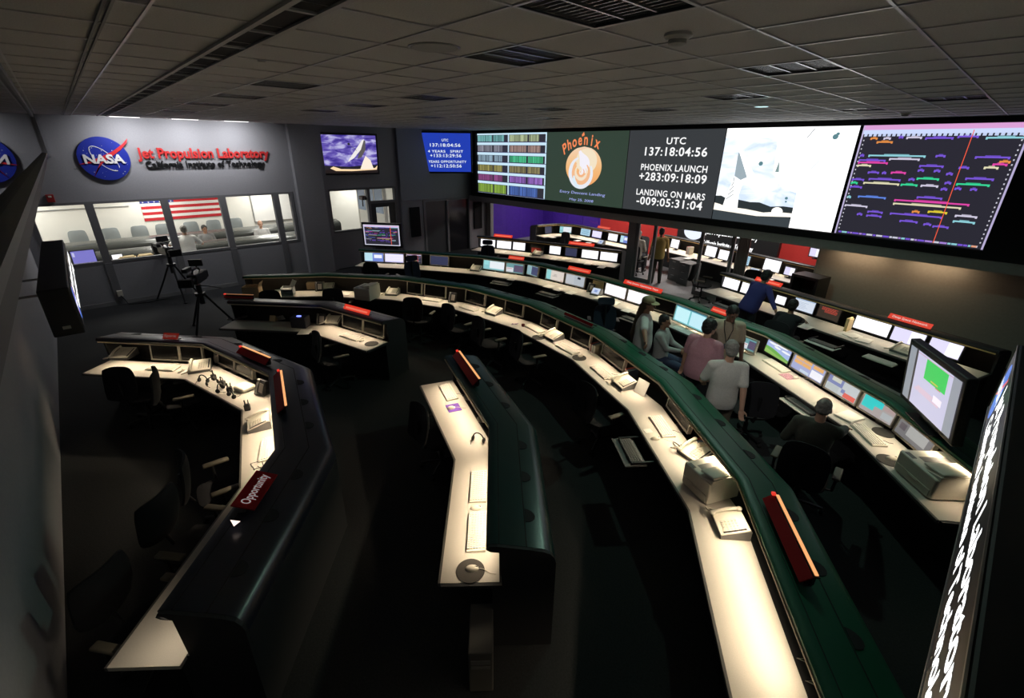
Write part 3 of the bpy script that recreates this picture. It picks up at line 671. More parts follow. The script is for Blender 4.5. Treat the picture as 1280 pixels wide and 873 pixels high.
def paint(kind, cv, seed=0):
    r = random.Random(seed*13+5)
    if kind == 'white':
        cv.rect(0, 0, 1, 1, (0.97, 0.96, 1.0), 1.25)
        for k in range(7): cv.rect(0.06, 0.12+0.11*k, 0.06+r.uniform(0.2, 0.8), 0.126+0.11*k, (0.8, 0.85, 0.95), 1.0, 2)
    elif kind == 'lilac':
        cv.rect(0, 0, 1, 1, (0.80, 0.76, 1.0), 1.0); cv.rect(0.55, 0.05, 0.98, 0.97, (0.96, 0.95, 1.0), 1.1, 2)
    elif kind == 'page':
        cv.rect(0, 0, 1, 1, (0.55, 0.68, 0.9), 0.8); cv.rect(0.02, 0.03, 0.98, 0.9, (0.8, 0.88, 1.0), 0.85, 2)
        for k in range(6): cv.rect(0.1, 0.2+0.1*k, 0.1+r.uniform(0.3, 0.7), 0.23+0.1*k, (0.6, 0.72, 0.9), 0.7, 3)
    elif kind == 'winblue':
        cv.rect(0, 0, 1, 1, (0.22, 0.32, 0.85), 0.8); cv.rect(0, 0.04, 0.42, 1, (0.55, 0.85, 0.95), 0.9, 2); cv.rect(0.5, 0.4, 0.92, 0.8, (0.88, 0.9, 1), 1.0, 2)
    elif kind == 'mauve':
        cv.rect(0, 0, 1, 1, (0.62, 0.6, 1.0), 0.9); cv.rect(0.02, 0.1, 0.98, 0.92, (0.85, 0.82, 1.0), 1.05, 2)
        for k in range(4): cv.rect(0.06, 0.2+0.15*k, 0.9, 0.215+0.15*k, (0.7, 0.66, 0.95), 0.9, 3)
    elif kind == 'navy':
        cv.rect(0, 0, 1, 1, (0.06, 0.07, 0.16), 0.55)
    elif kind == 'gantt':
        gantt(cv, seed)
    elif kind == 'cyan':
        cv.rect(0, 0, 1, 1, (0.25, 0.75, 0.8), 0.75); cv.rect(0.03, 0.06, 0.48, 0.9, (0.6, 0.95, 1.0), 0.95, 2); cv.rect(0.53, 0.06, 0.97, 0.9, (0.58, 0.9, 1.0), 0.95, 2)
        cv.rect(0.0, 0.93, 1, 1, (0.1, 0.35, 0.5), 0.6, 2)
    elif kind == 'paleteal':
        cv.rect(0, 0, 1, 1, (0.35, 0.75, 0.8), 0.75); cv.rect(0.3, 0.15, 1, 0.95, (0.85, 0.9, 0.95), 0.95, 2); cv.rect(0.02, 0.5, 0.25, 0.95, (0.4, 0.85, 0.88), 0.8, 2)
    elif kind == 'mixed':
        cv.rect(0, 0, 1, 1, (0.25, 0.55, 0.58), 0.6); cv.rect(0, 0.05, 0.42, 0.55, (0.85, 0.85, 0.9), 0.8, 2); cv.rect(0.45, 0.1, 1, 0.85, (0.16, 0.16, 0.3), 0.5, 2)
        for k in range(5): cv.rect(0.48, 0.2+0.12*k, 0.95, 0.24+0.12*k, (0.35, 0.2, 0.3), 0.5, 3)
        cv.rect(0.03, 0.4, 0.36, 0.45, (0.8, 0.25, 0.2), 0.7, 3)
    elif kind == 'mixed2':
        cv.rect(0, 0, 1, 1, (0.45, 0.75, 0.8), 0.65); cv.rect(0.4, 0.05, 0.98, 0.95, (0.10, 0.12, 0.28), 0.5, 2)
        for k in range(8): cv.rect(0.05, 0.1+0.1*k, 0.36, 0.14+0.1*k, (0.3, 0.5, 0.6), 0.6, 2)
    elif kind == 'beige':
        cv.rect(0, 0, 1, 1, (0.88, 0.80, 0.72), 0.8); cv.rect(0, 0, 0.26, 1, (0.35, 0.8, 0.82), 0.8, 2)
        for k in range(3): cv.rect(0.34+0.05*k, 0.4+0.1*k, 0.62, 0.42+0.1*k, (0.1, 0.1, 0.1), 0.2, 3)
        cv.rect(0.84, 0.06, 0.94, 0.1, (0.9, 0.2, 0.15), 0.6, 3)
    elif kind == 'greyblue':
        cv.rect(0, 0, 1, 1, (0.62, 0.68, 0.74), 0.7); cv.rect(0.02, 0.02, 0.45, 0.96, (0.66, 0.7, 0.74), 0.75, 2); cv.rect(0.62, 0.66, 0.78, 0.88, (0.03, 0.04, 0.08), 0.3, 3)
    elif kind == 'hills':
        for k in range(16): cv.rect(0, k/16, 1, (k+1)/16, (0.45+0.015*k*0, 0.62-0.008*k, 0.92), 0.85)
        for u, v, a in ((0.25, 0.75, 0.2), (0.6, 0.82, 0.24), (0.8, 0.6, 0.18), (0.45, 0.62, 0.14)): cv.disc(u, v, a, 0.07, (0.92, 0.94, 0.98), 0.95, 2)
        cv.poly([(0, 0)]+[(1, 0)]+[(1-q/20, 0.30-0.12*math.cos(q/20*3.2+0.4)+0.05*(q/20)) for q in range(21)], (0.20, 0.55, 0.10), 0.75, 3)
        cv.poly([(0, 0.0), (1, 0), (1, 0.12), (0.5, 0.16), (0, 0.3)], (0.36, 0.66, 0.16), 0.75, 4)
    elif kind == 'orange':
        cv.rect(0, 0, 1, 1, (0.50, 0.55, 0.88), 0.75); cv.rect(0.62, 0.05, 0.97, 0.52, (0.93, 0.93, 1), 0.95, 2)
        for u, v in ((0.05, 0.68), (0.32, 0.68), (0.05, 0.42), (0.32, 0.42), (0.64, 0.62)): cv.rect(u, v, u+0.3 if u > 0.6 else u+0.26, v+0.22, (1.0, 0.55, 0.2), 0.8, 3)
        cv.rect(0.3, 0.02, 0.58, 0.2, (0.7, 0.82, 0.95), 0.8, 2)
    elif kind == 'patch':
        cv.rect(0, 0, 1, 1, (0.72, 0.76, 0.78), 0.75); cv.rect(0, 0.42, 0.5, 0.95, (0.35, 0.4, 0.75), 0.6, 2); cv.rect(0.12, 0.62, 0.42, 0.86, (0.8, 0.82, 0.7), 0.75, 3)
        cv.rect(0.04, 0.05, 0.42, 0.4, (0.68, 0.74, 0.74), 0.7, 3); cv.rect(0.5, 0.2, 0.62, 0.42, (0.35, 0.4, 0.75), 0.6, 3); cv.rect(0.6, 0.02, 0.97, 0.3, (0.92, 0.16, 0.12), 0.8, 3)
    elif kind == 'tealpatch':
        cv.rect(0, 0, 1, 1, (0.62, 0.55, 0.54), 0.62); cv.rect(0.03, 0.5, 0.62, 0.95, (0.05, 0.78, 0.76), 0.75, 2); cv.rect(0.03, 0.22, 0.4, 0.55, (0.05, 0.78, 0.76), 0.75, 2)
        cv.rect(0.62, 0.55, 0.98, 0.92, (0.7, 0.52, 0.5), 0.6, 2); cv.rect(0.66, 0.1, 0.95, 0.45, (0.62, 0.66, 0.68), 0.65, 2); cv.rect(0.2, 0.9, 0.5, 0.95, (0.02, 0.1, 0.12), 0.3, 3)
    elif kind == 'dim':
        cv.rect(0, 0, 1, 1, (0.34, 0.33, 0.34), 0.5); cv.rect(0.3, 0.2, 0.85, 0.9, (0.62, 0.62, 0.6), 0.62, 2); cv.rect(0.06, 0.3, 0.24, 0.62, (0.24, 0.2, 0.24), 0.4, 2)
    elif kind == 'redtext':
        cv.rect(0, 0, 1, 1, (0.10, 0.07, 0.05), 0.4)
        for k in range(5):
            u = 0.14 if k < 3 else 0.3
            while u < 0.86 - 0.12*(k == 1):
                q = r.uniform(0.04, 0.12); cv.rect(u, 0.48+0.075*(4-k)*1.2, u+q, 0.53+0.075*(4-k)*1.2, (0.9, 0.12, 0.08), 0.6, 2); u += q+0.02
    elif kind == 'blue':
        cv.rect(0, 0, 1, 1, (0.30, 0.28, 0.85), 0.7); cv.rect(0.04, 0.55, 0.14, 0.9, (0.7, 0.7, 1), 0.8, 2)
    elif kind == 'bluelight':
        cv.rect(0, 0, 1, 1, (0.55, 0.8, 0.95), 0.9)
        for k in range(4): cv.rect(0.08, 0.14+0.2*k, 0.9, 0.26+0.2*k, (0.3, 0.62, 0.85), 0.7, 2)

def gantt(cv, seed=1, big=False):
    r = random.Random(seed)
    cv.rect(0, 0, 1, 1, (0.035, 0.033, 0.05), 0.7)
    e = 2.2 if big else 1.0
    cv.rect(0, 0.925, 1, 0.96, (0.62, 0.72, 1.0), 1.0, 2); cv.rect(0, 0.96, 1, 1, (0.9, 0.45, 0.85), 0.8, 2)
    cv.rect(0, 0, 0.012, 1, (0.62, 0.55, 0.85), 0.8, 2); cv.rect(0.988, 0, 1, 1, (0.62, 0.55, 0.85), 0.8, 2)
    P = (0.24, 0.12, 0.85)
    bars = [(0.07, 0.12, .80, 'o'), (0.16, 0.21, .80, 'w'), (0.12, 0.23, .77, 'o'), (0.26, 0.29, .81, 'p'), (0.31, 0.41, .805, 'w'), (0.43, 0.6, .80, 'p'), (0.62, 0.74, .81, 'p'), (0.78, 0.99, .80, 'c'),
            (0.03, 0.06, .66, 'p'), (0.09, 0.47, .66, 'c'), (0.03, 0.22, .62, 'p'), (0.03, 0.24, .60, 'm'), (0.03, 0.13, .575, 'y'), (0.24, 0.44, .635, 'w'), (0.53, 0.59, .665, 'p'), (0.76, 0.95, .66, 'p'),
            (0.12, 0.2, .52, 'p'), (0.22, 0.25, .52, 'p'), (0.28, 0.38, .525, 'm'), (0.45, 0.6, .585, 'p'), (0.45, 0.49, .55, 'p'), (0.55, 0.59, .55, 'p'), (0.69, 0.75, .58, 'p'), (0.83, 0.91, .585, 'y'), (0.87, 0.95, .61, 'm'), (0.9, 0.96, .63, 'o'),
            (0.02, 0.11, .455, 'p'), (0.02, 0.07, .425, 'g'), (0.02, 0.11, .39, 'p'), (0.14, 0.36, .465, 'p'), (0.11, 0.36, .43, 'y'), (0.41, 0.45, .475, 'p'), (0.46, 0.6, .485, 'g'), (0.37, 0.48, .43, 'g'), (0.5, 0.61, .43, 'w'), (0.63, 0.67, .53, 'p'), (0.64, 0.68, .46, 'p'), (0.63, 0.67, .41, 'p'),
            (0.75, 0.91, .50, 'p'), (0.71, 0.9, .455, 'g'), (0.71, 0.75, .42, 'p'), (0.8, 0.84, .42, 'p'), (0.02, 0.05, .30, 'c'), (0.1, 0.3, .31, 'b'), (0.02, 0.19, .225, 'w'), (0.36, 0.83, .30, 'm'), (0.36, 0.79, .27, 'y'), (0.5, 0.66, .335, 'p'),
            (0.13, 0.17, .155, 'p'), (0.2, 0.31, .185, 'p'), (0.2, 0.31, .15, 'p'), (0.36, 0.7, .185, 'p'), (0.5, 0.55, .215, 'o'), (0.6, 0.72, .225, 'a'), (0.44, 0.56, .13, 'p'), (0.6, 0.65, .12, 'p'), (0.66, 0.76, .11, 'p'), (0.77, 0.9, .21, 'w'), (0.77, 0.9, .165, 'c')]
    col = {'o': (1, .35, .08), 'w': (.8, .75, .95), 'p': P, 'c': (.35, .8, .9), 'm': (.95, .08, .5), 'y': (.95, .9, .6), 'g': (.05, .85, .4), 'b': (.15, .3, .95), 'a': (.95, .75, .05)}
    for (u0, u1, v, c_) in bars:
        v = 0.04+v*1.06
        cv.rect(u0, v-0.006, u1, v+0.007, col[c_], 0.8, 3)
        if big:
            q = (u1-u0)*0.28
            cv.rect(u0, v-0.013, u0+0.012, v-0.005, col[c_], 0.8, 3); cv.rect(u1-0.012, v-0.013, u1, v-0.005, col[c_], 0.8, 3)
            cv.rect(u0+q, v+0.007, u1-q, v+0.015, col[c_], 0.55, 3)
    cv.rect(0.698 if big else 0.76, 0.01, 0.703 if big else 0.775, 0.95, (1.0, 0.12, 0.06), 0.95, 5)
    if big:
        for k in range(24):
            for u in (0.022, 0.968): cv.rect(u, 0.05+k*0.037, u+0.008, 0.062+k*0.037, (0.75, 0.75, 0.85), 0.8, 3)
        for k in range(30): cv.rect(0.02+k*0.032, 0.905, 0.042+k*0.032, 0.925, (0.62, 0.72, 1.0), 0.9, 3)
        u = 0.03
        while u < 0.95:
            q = r.uniform(0.012, 0.05); cv.rect(u, 0.012, u+q, 0.028, r.choice([P, P, (.8, .8, .95), (.35, .8, .9), (0.5, 0.3, 0.9)]), 0.75, 3); u += q+0.004
        cv.rect(0.93, 0.012, 0.96, 0.028, (1, .3, .05), 0.8, 3)

ON_CAT = 'monitor'
def monitor(w_, h_, kind, loc, rz, label, tilt=9, bez=None, group=None, stand=0.12, seed=0, name='monitor', bw=0.02):
    t = thing(name, label, ON_CAT, loc, rz, group)
    bez = bez or M_BEZ
    R = Matrix.Rotation(math.radians(-tilt), 3, 'X')
    zc = stand+h_/2
    b = MB(); b.cyl((0, 0.07, 0.0), (0, 0.07, 0.012), 0.09, n=20); b.box((0, 0.085, (stand+0.08)/2), (0.05, 0.02, stand+0.08)); b.build('stand', bez, t)
    b = MB(); b.rbox((0, 0.032, 0), (w_, 0.045, h_), 0.008); b.rbox((0, 0.06, 0), (w_*0.7, 0.03, h_*0.7), 0.01)
    b.box((0, 0.004, h_/2-bw/2), (w_, 0.012, bw)); b.box((0, 0.004, -h_/2+bw*0.6), (w_, 0.012, bw*1.2))
    for s in (-1, 1): b.box((s*(w_/2-bw/2), 0.004, 0), (bw, 0.012, h_-2*bw))
    o = b.build('bezel', bez, t); o.location = (0, 0, zc); o.rotation_euler = (math.radians(-tilt), 0, 0)
    if kind == 'off':
        b = MB(); b.quad((-w_/2+bw, 0.007, -h_/2+bw*1.2), (w_/2-bw, 0.007, -h_/2+bw*1.2), (w_/2-bw, 0.007, h_/2-bw), (-w_/2+bw, 0.007, h_/2-bw))
        s = b.build('screen', M_SCROFF, t); s.location = (0, 0, zc); s.rotation_euler = (math.radians(-tilt), 0, 0)
    else:
        cv = Canvas(w_-2*bw, h_-2.2*bw); paint(kind, cv, seed)
        cv.build('screen', t, R @ Vector((0, 0.007, 0.1*bw))+Vector((0, 0, zc)), (math.radians(-tilt), 0, 0))
    return t
_mon_n = {}
def mon(con, px0, px1, kind, label, d=0.17, z=0.622, seg=None, asp=0.8, bez=None, tilt=9, turn=0.0, stand=0.13, seed=0, group=None):
    a, h = con.find(px0, d, 0.9, seg); b_, _ = con.find(px1, d, 0.9, seg)
    w_ = (b_-a).length; hh = math.atan2((b_-a).y, (b_-a).x)
    c_ = (a+b_)/2; c_.z = z
    h_ = min(w_*asp, 0.36 if d < 0 else 1.045-z-stand)
    return monitor(w_*0.985, h_, kind, c_, hh+turn, label, tilt, bez, group or ('blank monitors' if kind == 'off' else 'lit monitors'), stand, seed)

def proto_phone():
    t = thing('desk_phone', '', 'telephone')
    b = MB(); b.prism([(-0.13, 0.0), (0.13, 0.0), (0.13, 0.10), (0.11, 0.108), (-0.13, 0.035)], 'x', -0.15, 0.15); b.build('body', M_GREYP, t)
    R = Matrix.Rotation(math.atan2(0.073, 0.24), 3, 'X')
    b = MB(); b.rbox((0.0, -0.008, 0.080), (0.30, 0.262, 0.014), 0.005, 2, R); tp = b.build('top_panel', M_IVORY, t)
    b = MB()
    for i in range(4):
        for j in range(5): b.box(R @ Vector((0.0+0.032*i, -0.08+0.03*j, 0.010))+Vector((0, -0.008, 0.080)), (0.022, 0.018, 0.006), R)
    b.build('keypad', mat('phone_keys', (0.60, 0.56, 0.48), 0.6), tp)
    b = MB(); b.box(R @ Vector((0.128, 0.0, 0.009))+Vector((0, -0.008, 0.080)), (0.016, 0.2, 0.004), R); b.build('index_strip', M_BLACK, tp)
    b = MB(); pts = [R @ Vector((-0.11, -0.12+0.24*q/8, 0.03+0.018*math.sin(PI*q/8)))+Vector((0, -0.008, 0.075)) for q in range(9)]
    b.tube(pts, 0.017, 10); b.ell(pts[0], (0.026, 0.026, 0.02)); b.ell(pts[-1], (0.026, 0.026, 0.02)); b.build('handset', M_IVORY, t, True)
    b = MB(); pts = []
    for q in range(60):
        f = q/59; pts.append((-0.115-0.11*math.sin(PI*f*0.9), -0.14-0.06*math.sin(PI*f)+0.1*f, 0.05*(1-f)**2+0.014+0.006*math.sin(q*1.6)))
    b.tube(pts, 0.0065, 6); b.build('cord', M_IVORY, t, True)
    return t
def proto_keyboard():
    t = thing('keyboard', '', 'keyboard')
    b = MB(); b.prism([(-0.085, 0.0), (0.085, 0.0), (0.085, 0.026), (-0.085, 0.014)], 'x', -0.235, 0.235); b.build('case', M_IVORY, t)
    b = MB(); R = Matrix.Rotation(math.atan2(0.012, 0.17), 3, 'X')
    for r_ in range(6):
        y = -0.068+0.026*r_+(0.006 if r_ == 5 else 0)
        x = -0.225; k = 0
        while x < 0.218:
            wk = 0.12 if (r_ == 0 and k == 3) else 0.0185
            if x+wk > 0.225: break
            b.box((x+wk/2, y, 0.020+(y+0.085)*0.0706), (wk-0.004, 0.019, 0.010), R); x += wk+0.0015; k += 1
    b.build('keys', M_KEYS, t)
    b = MB(); b.tube([(0.1, 0.083, 0.012), (0.1, 0.13, 0.006), (0.14, 0.16, 0.005), (0.15, 0.2, 0.005)], 0.003, 6); b.build('cord', M_GREYP, t)
    return t
def proto_mouse(m=None):
    t = thing('computer_mouse', '', 'computer mouse')
    bm = bmesh.new(); bmesh.ops.create_uvsphere(bm, u_segments=16, v_segments=10, radius=1)
    for v in bm.verts: v.co = Vector((v.co.x*0.032, v.co.y*0.058, max(0, v.co.z)*0.036))
    b = MB(); b.bm(bm); b.build('shell', m or M_IVORY, t, True)
    b = MB(); b.box((0, 0.032, 0.027), (0.004, 0.03, 0.012)); b.build('wheel', M_GREYP, t)
    b = MB(); b.tube([(0, 0.055, 0.008), (0.01, 0.1, 0.004), (0.05, 0.15, 0.004), (0.06, 0.2, 0.004)], 0.0025, 6); b.build('cord', M_IVORY, t, True)
    return t
def proto_pad(): 
    b = MB(); b.cyl((0, 0, 0), (0, 0, 0.004), 0.12, n=40)
    return tag(b.build('mouse_pad', mat('mouse_pad', (0.05, 0.045, 0.04), 0.9)), '', 'mouse pad')
def proto_wallphone():
    t = thing('wall_phone', '', 'telephone')
    b = MB(); b.rbox((0, 0.03, 0.115), (0.18, 0.05, 0.21), 0.012, 2, Matrix.Rotation(math.radians(-22), 3, 'X')); b.prism([(0.0, 0), (0.12, 0), (0.12, 0.02), (0.0, 0.02)], 'x', -0.07, 0.07); b.build('body', M_BLACK, t)
    b = MB(); b.box((0.025, -0.002, 0.115), (0.09, 0.006, 0.13), Matrix.Rotation(math.radians(-22), 3, 'X')); b.build('keypad', mat('phone_face', (0.32, 0.29, 0.26), 0.5), t)
    b = MB(); pts = [(-0.06, -0.045+0.08*q/6-0.015*math.sin(PI*q/6), 0.03+0.17*q/6) for q in range(7)]; b.tube(pts, 0.016, 8); b.ell(pts[0], (0.024,)*3); b.ell(pts[-1], (0.024,)*3); b.build('handset', M_GREYP, t, True)
    return t
def proto_paper(w_=0.216, l_=0.28, n=1):
    b = MB(); rr = random.Random(n)
    for k in range(n):
        b.box((rr.uniform(-.006, .006)*(n > 1), rr.uniform(-.006, .006)*(n > 1), 0.001+k*0.003), (w_, l_, 0.002), Matrix.Rotation(rr.uniform(-.05, .05)*(n > 1), 3, 'Z'))
    return b
def proto_printer():
    t = thing('laser_printer', '', 'printer')
    b = MB(); b.rbox((0, 0, 0.15), (0.42, 0.44, 0.28), 0.02, 3); b.prism([(-0.21, 0.285), (0.05, 0.285), (0.21, 0.335), (0.21, 0.27), (-0.21, 0.27)], 'y', -0.2, 0.2); b.build('body', M_IVORY, t)
    b = MB(); b.rbox((0.10, 0.0, 0.335), (0.2, 0.36, 0.03), 0.012, 2, Matrix.Rotation(math.radians(-8), 3, 'Y')); b.build('lid', M_IVORY, t)
    b = MB(); b.box((-0.06, 0, 0.288), (0.11, 0.25, 0.006)); b.build('paper_slot', M_GREYP, t)
    b = MB(); b.box((0, -0.222, 0.07), (0.36, 0.008, 0.10)); b.box((0, -0.226, 0.10), (0.1, 0.01, 0.012)); b.build('paper_tray', mat('tray_ivory', (0.6, 0.56, 0.47), 0.5), t)
    b = MB(); b.box((-0.13, -0.18, 0.291), (0.09, 0.04, 0.006)); b.build('buttons', M_GREYP, t)
    return t

# ---- office chair: faces +y
M_CHAIR = mat('chair_fabric', (0.007, 0.007, 0.010), 0.95, noise=0.2, nscale=200)
M_ARM = mat('chair_arm', (0.13, 0.115, 0.085), 0.6)
def pad(w_, l_, th, curve, top, n=10):
    b = MB(); vs_ = []; nx, ny = n, n
    def P(i, j, s):
        u, v = -1+2*i/nx, -1+2*j/ny
        k = 1-0.13*(abs(v)**3); kk = 1-0.16*(abs(u)**4)*(1.0)
        x, y = u*w_/2*k, v*l_/2*kk
        e = (1-max(abs(u), abs(v))**6)
        return (x, y, curve*(u*u)+0.3*curve*(v*v)+s*th/2*(0.35+0.65*e))
    for s in (-1, 1):
        for i in range(nx+1):
            for j in range(ny+1): vs_.append(P(i, j, s))
    N = (nx+1)*(ny+1); f = []
    q = lambda i, j, s: (0 if s < 0 else N)+i*(ny+1)+j
    for i in range(nx):
        for j in range(ny):
            f.append((q(i, j, -1), q(i, j+1, -1), q(i+1, j+1, -1), q(i+1, j, -1))); f.append((q(i, j, 1), q(i+1, j, 1), q(i+1, j+1, 1), q(i, j+1, 1)))
    for i in range(nx):
        for j in (0, ny): f.append((q(i, j, -1), q(i+1, j, -1), q(i+1, j, 1), q(i, j, 1)))
    for j in range(ny):
        for i in (0, nx): f.append((q(i, j, -1), q(i, j+1, -1), q(i, j+1, 1), q(i, j, 1)))
    return vs_, f
def office_chair(m_fab, m_arm, head=False):
    t = thing('office_chair', '', 'office chair')
    vs_, f = pad(0.48, 0.46, 0.07, 0.02, 0); b = MB(); b.add([(x, y, z+0.455) for x, y, z in vs_], f); b.build('seat', m_fab, t, True)
    R = Matrix.Rotation(math.radians(80), 3, 'X'); vs_, f = pad(0.46, 0.52, 0.06, 0.05, 0)
    b = MB(); b.add([R @ Vector((x, y, z))+Vector((0, -0.255, 0.80)) for x, y, z in vs_], f); b.build('backrest', m_fab, t, True)
    if head:
        vs_, f = pad(0.34, 0.16, 0.06, 0.03, 0); b = MB(); b.add([R @ Vector((x, y, z))+Vector((0, -0.29, 1.16)) for x, y, z in vs_], f); b.build('headrest', m_fab, t, True)
    b = MB(); b.tube([(0, -0.05, 0.41), (0, -0.24, 0.42), (0, -0.30, 0.55), (0, -0.31, 1.1 if head else 0.85)], 0.018, 8); b.build('back_stem', M_BLACK, t, True)
    b = MB(); b.cyl((0, 0, 0.10), (0, 0, 0.28), 0.032, n=12); b.cyl((0, 0, 0.28), (0, 0, 0.42), 0.02, n=12); b.build('gas_post', M_BLACK, t, True)
    b = MB()
    for k in range(5):
        a = 2*PI*k/5+0.3; b.tube([(0, 0, 0.11), (0.15*math.cos(a), 0.15*math.sin(a), 0.10), (0.28*math.cos(a), 0.28*math.sin(a), 0.075)], 0.02, 8)
    bs = b.build('base', M_BLACK, t, True)
    for k in range(5):
        a = 2*PI*k/5+0.3; b = MB(); x, y = 0.28*math.cos(a), 0.28*math.sin(a); b.cyl((x-0.02, y, 0.03), (x+0.02, y, 0.03), 0.03, n=12); b.build('caster', M_RUBBER, bs, True)
    for s in (-1, 1):
        b = MB(); b.tube([(s*0.2, -0.02, 0.42), (s*0.29, -0.02, 0.44), (s*0.30, -0.02, 0.64)], 0.016, 8); ar = b.build('arm_support', M_BLACK, t, True)
        b = MB(); b.rbox((s*0.295, 0.02, 0.655), (0.075, 0.26, 0.03), 0.014, 3); b.build('armrest', m_arm, ar, True)
    return t
PROTO = {}
def place(kind, maker, loc, rz, label, group, scale=None):
    if kind not in PROTO:
        o = maker(); PROTO[kind] = o; o.location = loc; o.rotation_euler = (0, 0, rz); o['label'] = label; o['group'] = group
        if scale: o.scale = scale
        return o
    return dup(PROTO[kind], loc, rz, label, group, scale or (1, 1, 1))
# ------------------------------------------------------------------ people: local x right, y forward, z up
from mathutils import noise as mnoise
def remeshed(mb, name, m, parent, voxel, smooth=4, fac=0.5):
    o = mb.build(name, m, parent, fix=False)
    md = o.modifiers.new('remesh', 'REMESH'); md.mode = 'VOXEL'; md.voxel_size = voxel; md.use_smooth_shade = True
    sm = o.modifiers.new('smooth', 'SMOOTH'); sm.iterations = smooth; sm.factor = fac
    dg = bpy.context.evaluated_depsgraph_get()
    me = bpy.data.meshes.new_from_object(o.evaluated_get(dg))
    o.modifiers.clear(); old = o.data; o.data = me; bpy.data.meshes.remove(old)
    me.name = name
    if not me.materials: me.materials.append(m)
    me.shade_smooth()
    return o
def bend2(S, T, l1, l2, pole):
    d = T-S; L = min(d.length, (l1+l2)*0.999); u = d.normalized(); T = S+u*L
    a = (l1*l1-l2*l2+L*L)/(2*L); hgt = math.sqrt(max(0, l1*l1-a*a))
    p = pole-pole.dot(u)*u
    p = p.normalized() if p.length > 1e-4 else u.orthogonal().normalized()
    return S+u*a+p*hgt, T
def skinmat(n, c): return mat('skin_'+n, c, 0.5, noise=0.04, nscale=30)
def person(loc, face, label, skin, shirt, trousers, hair, hair_style='short', sit=False, lean=0.0, hands=(None, None), pitch=0.0, yaw=0.0, sleeve='short', s=1.0, girth=1.0, group=None, cap=None, extras=None, side=0.0, roll=0.0, stride=0.06, hip=None, shoes=True, shirt_name='shirt', knees=None):
    t = thing('person', label, 'person', loc, face-PI/2, group)
    inv = (Matrix.Translation(Vector(loc)) @ Matrix.Rotation(face-PI/2, 4, 'Z')).inverted()
    zh = hip if hip is not None else (0.655 if sit else 0.93*s)
    Pv = Vector((0, 0, zh)); R = Matrix.Rotation(roll, 3, 'Y') @ Matrix.Rotation(-lean, 3, 'X')
    def sp(x, y, z): return Pv+R @ Vector((x*s, y*s, z*s))
    neck = sp(0, 0.0, 0.53); shl = [sp(-0.185*girth**0.5, 0, 0.465), sp(0.185*girth**0.5, 0, 0.465)]
    HR = Matrix.Rotation(yaw, 3, 'Z') @ Matrix.Rotation(-(lean*0.55+pitch), 3, 'X')
    hc = neck+HR @ Vector((0, 0.025*s, 0.165*s))
    def hp(x, y, z): return hc+HR @ Vector((x*s, y*s, z*s))
    legs = []
    for k, sg in enumerate((-1, 1)):
        H_ = Pv+Vector((sg*0.09*s, 0, -0.02))
        if sit: K = Vector((sg*0.11*s, 0.42*s, zh-0.07)); A_ = Vector((sg*0.11*s, 0.44*s, 0.10))
        else:
            K = Vector((sg*0.10*s, 0.03+sg*stride*0.4, 0.5*s)); A_ = Vector((sg*0.115*s, sg*stride, 0.09))
        legs.append((H_, K, A_))
    arms = []
    for k, sg in enumerate((-1, 1)):
        S_ = shl[k]; tg = hands[k]
        if tg is None and sit: W = Vector((sg*0.13, 0.27, zh+0.14))
        elif tg is None: W = S_+Vector((sg*0.10, 0.03, -0.54*s))
        else: W = inv @ Vector(tg)
        E, W = bend2(S_, W, 0.29*s, 0.26*s, Vector((sg*0.6, -0.7, -0.35)))
        arms.append((S_, E, W))
    g = girth
    def torso(b, f, sh=True):
        vs_ = []; fs_ = []; n_ = 28; rows = []
        for (z, rx, ry) in ((-0.13, 0.10, 0.08), (-0.11, 0.150, 0.112), (-0.04, 0.168, 0.126), (0.04, 0.166, 0.124), (0.12, 0.160, 0.118), (0.20, 0.158, 0.114), (0.28, 0.166, 0.117), (0.36, 0.174, 0.116), (0.42, 0.172, 0.106), (0.465, 0.150, 0.092), (0.505, 0.100, 0.074), (0.535, 0.060, 0.056), (0.545, 0.02, 0.02)):
            q_ = 1+(g-1)*max(0.0, min(1.0, (0.46-z)/0.16)); belly = (g-1)*0.12*math.exp(-((z-0.08)/0.14)**2)
            rows.append((z-(f*0.8 if z < -0.1 else 0), (rx*q_+f)*s, (ry*q_+f+belly)*s, belly*0.5))
        for z, rx, ry, yo in rows:
            for q_ in range(n_):
                a = 2*PI*q_/n_; ca, sa = math.cos(a), math.sin(a); k_ = (abs(ca)**2.5+abs(sa)**2.5)**(-1/2.5)
                vs_.append(sp(rx*ca*k_/s, (ry*sa*k_+yo*s)/s, z))
        for i_ in range(len(rows)-1): fs_ += [(i_*n_+q_, i_*n_+(q_+1) % n_, (i_+1)*n_+(q_+1) % n_, (i_+1)*n_+q_) for q_ in range(n_)]
        fs_ += [tuple(range(n_-1, -1, -1)), tuple(range((len(rows)-1)*n_, len(rows)*n_))]
        b.add(vs_, fs_)
        if sh:
            for S_ in shl: b.cap(S_, neck+R @ Vector((0, 0, -0.03)), (0.060+f)*s, (0.046+f)*s)
    # --- body, one continuous surface
    b = MB(); torso(b, 0.0)
    b.cap(neck-R @ Vector((0, 0, 0.03)), hp(0, -0.015, -0.06), 0.056*s, 0.052*s)
    b.ell(hp(0, -0.008, 0.03), (0.074*s, 0.094*s, 0.098*s), HR, 22, 16)
    b.ell(hp(0, 0.022, -0.045), (0.056*s, 0.066*s, 0.066*s), HR)
    b.ell(hp(0, 0.075, -0.095), (0.022*s, 0.02*s, 0.018*s), HR)
    b.cap(hp(0, 0.086, 0.018), hp(0, 0.107, -0.028), 0.010*s, 0.015*s)
    b.cap(hp(-0.02, 0.083, -0.062), hp(0.02, 0.083, -0.062), 0.009*s, 0.009*s)
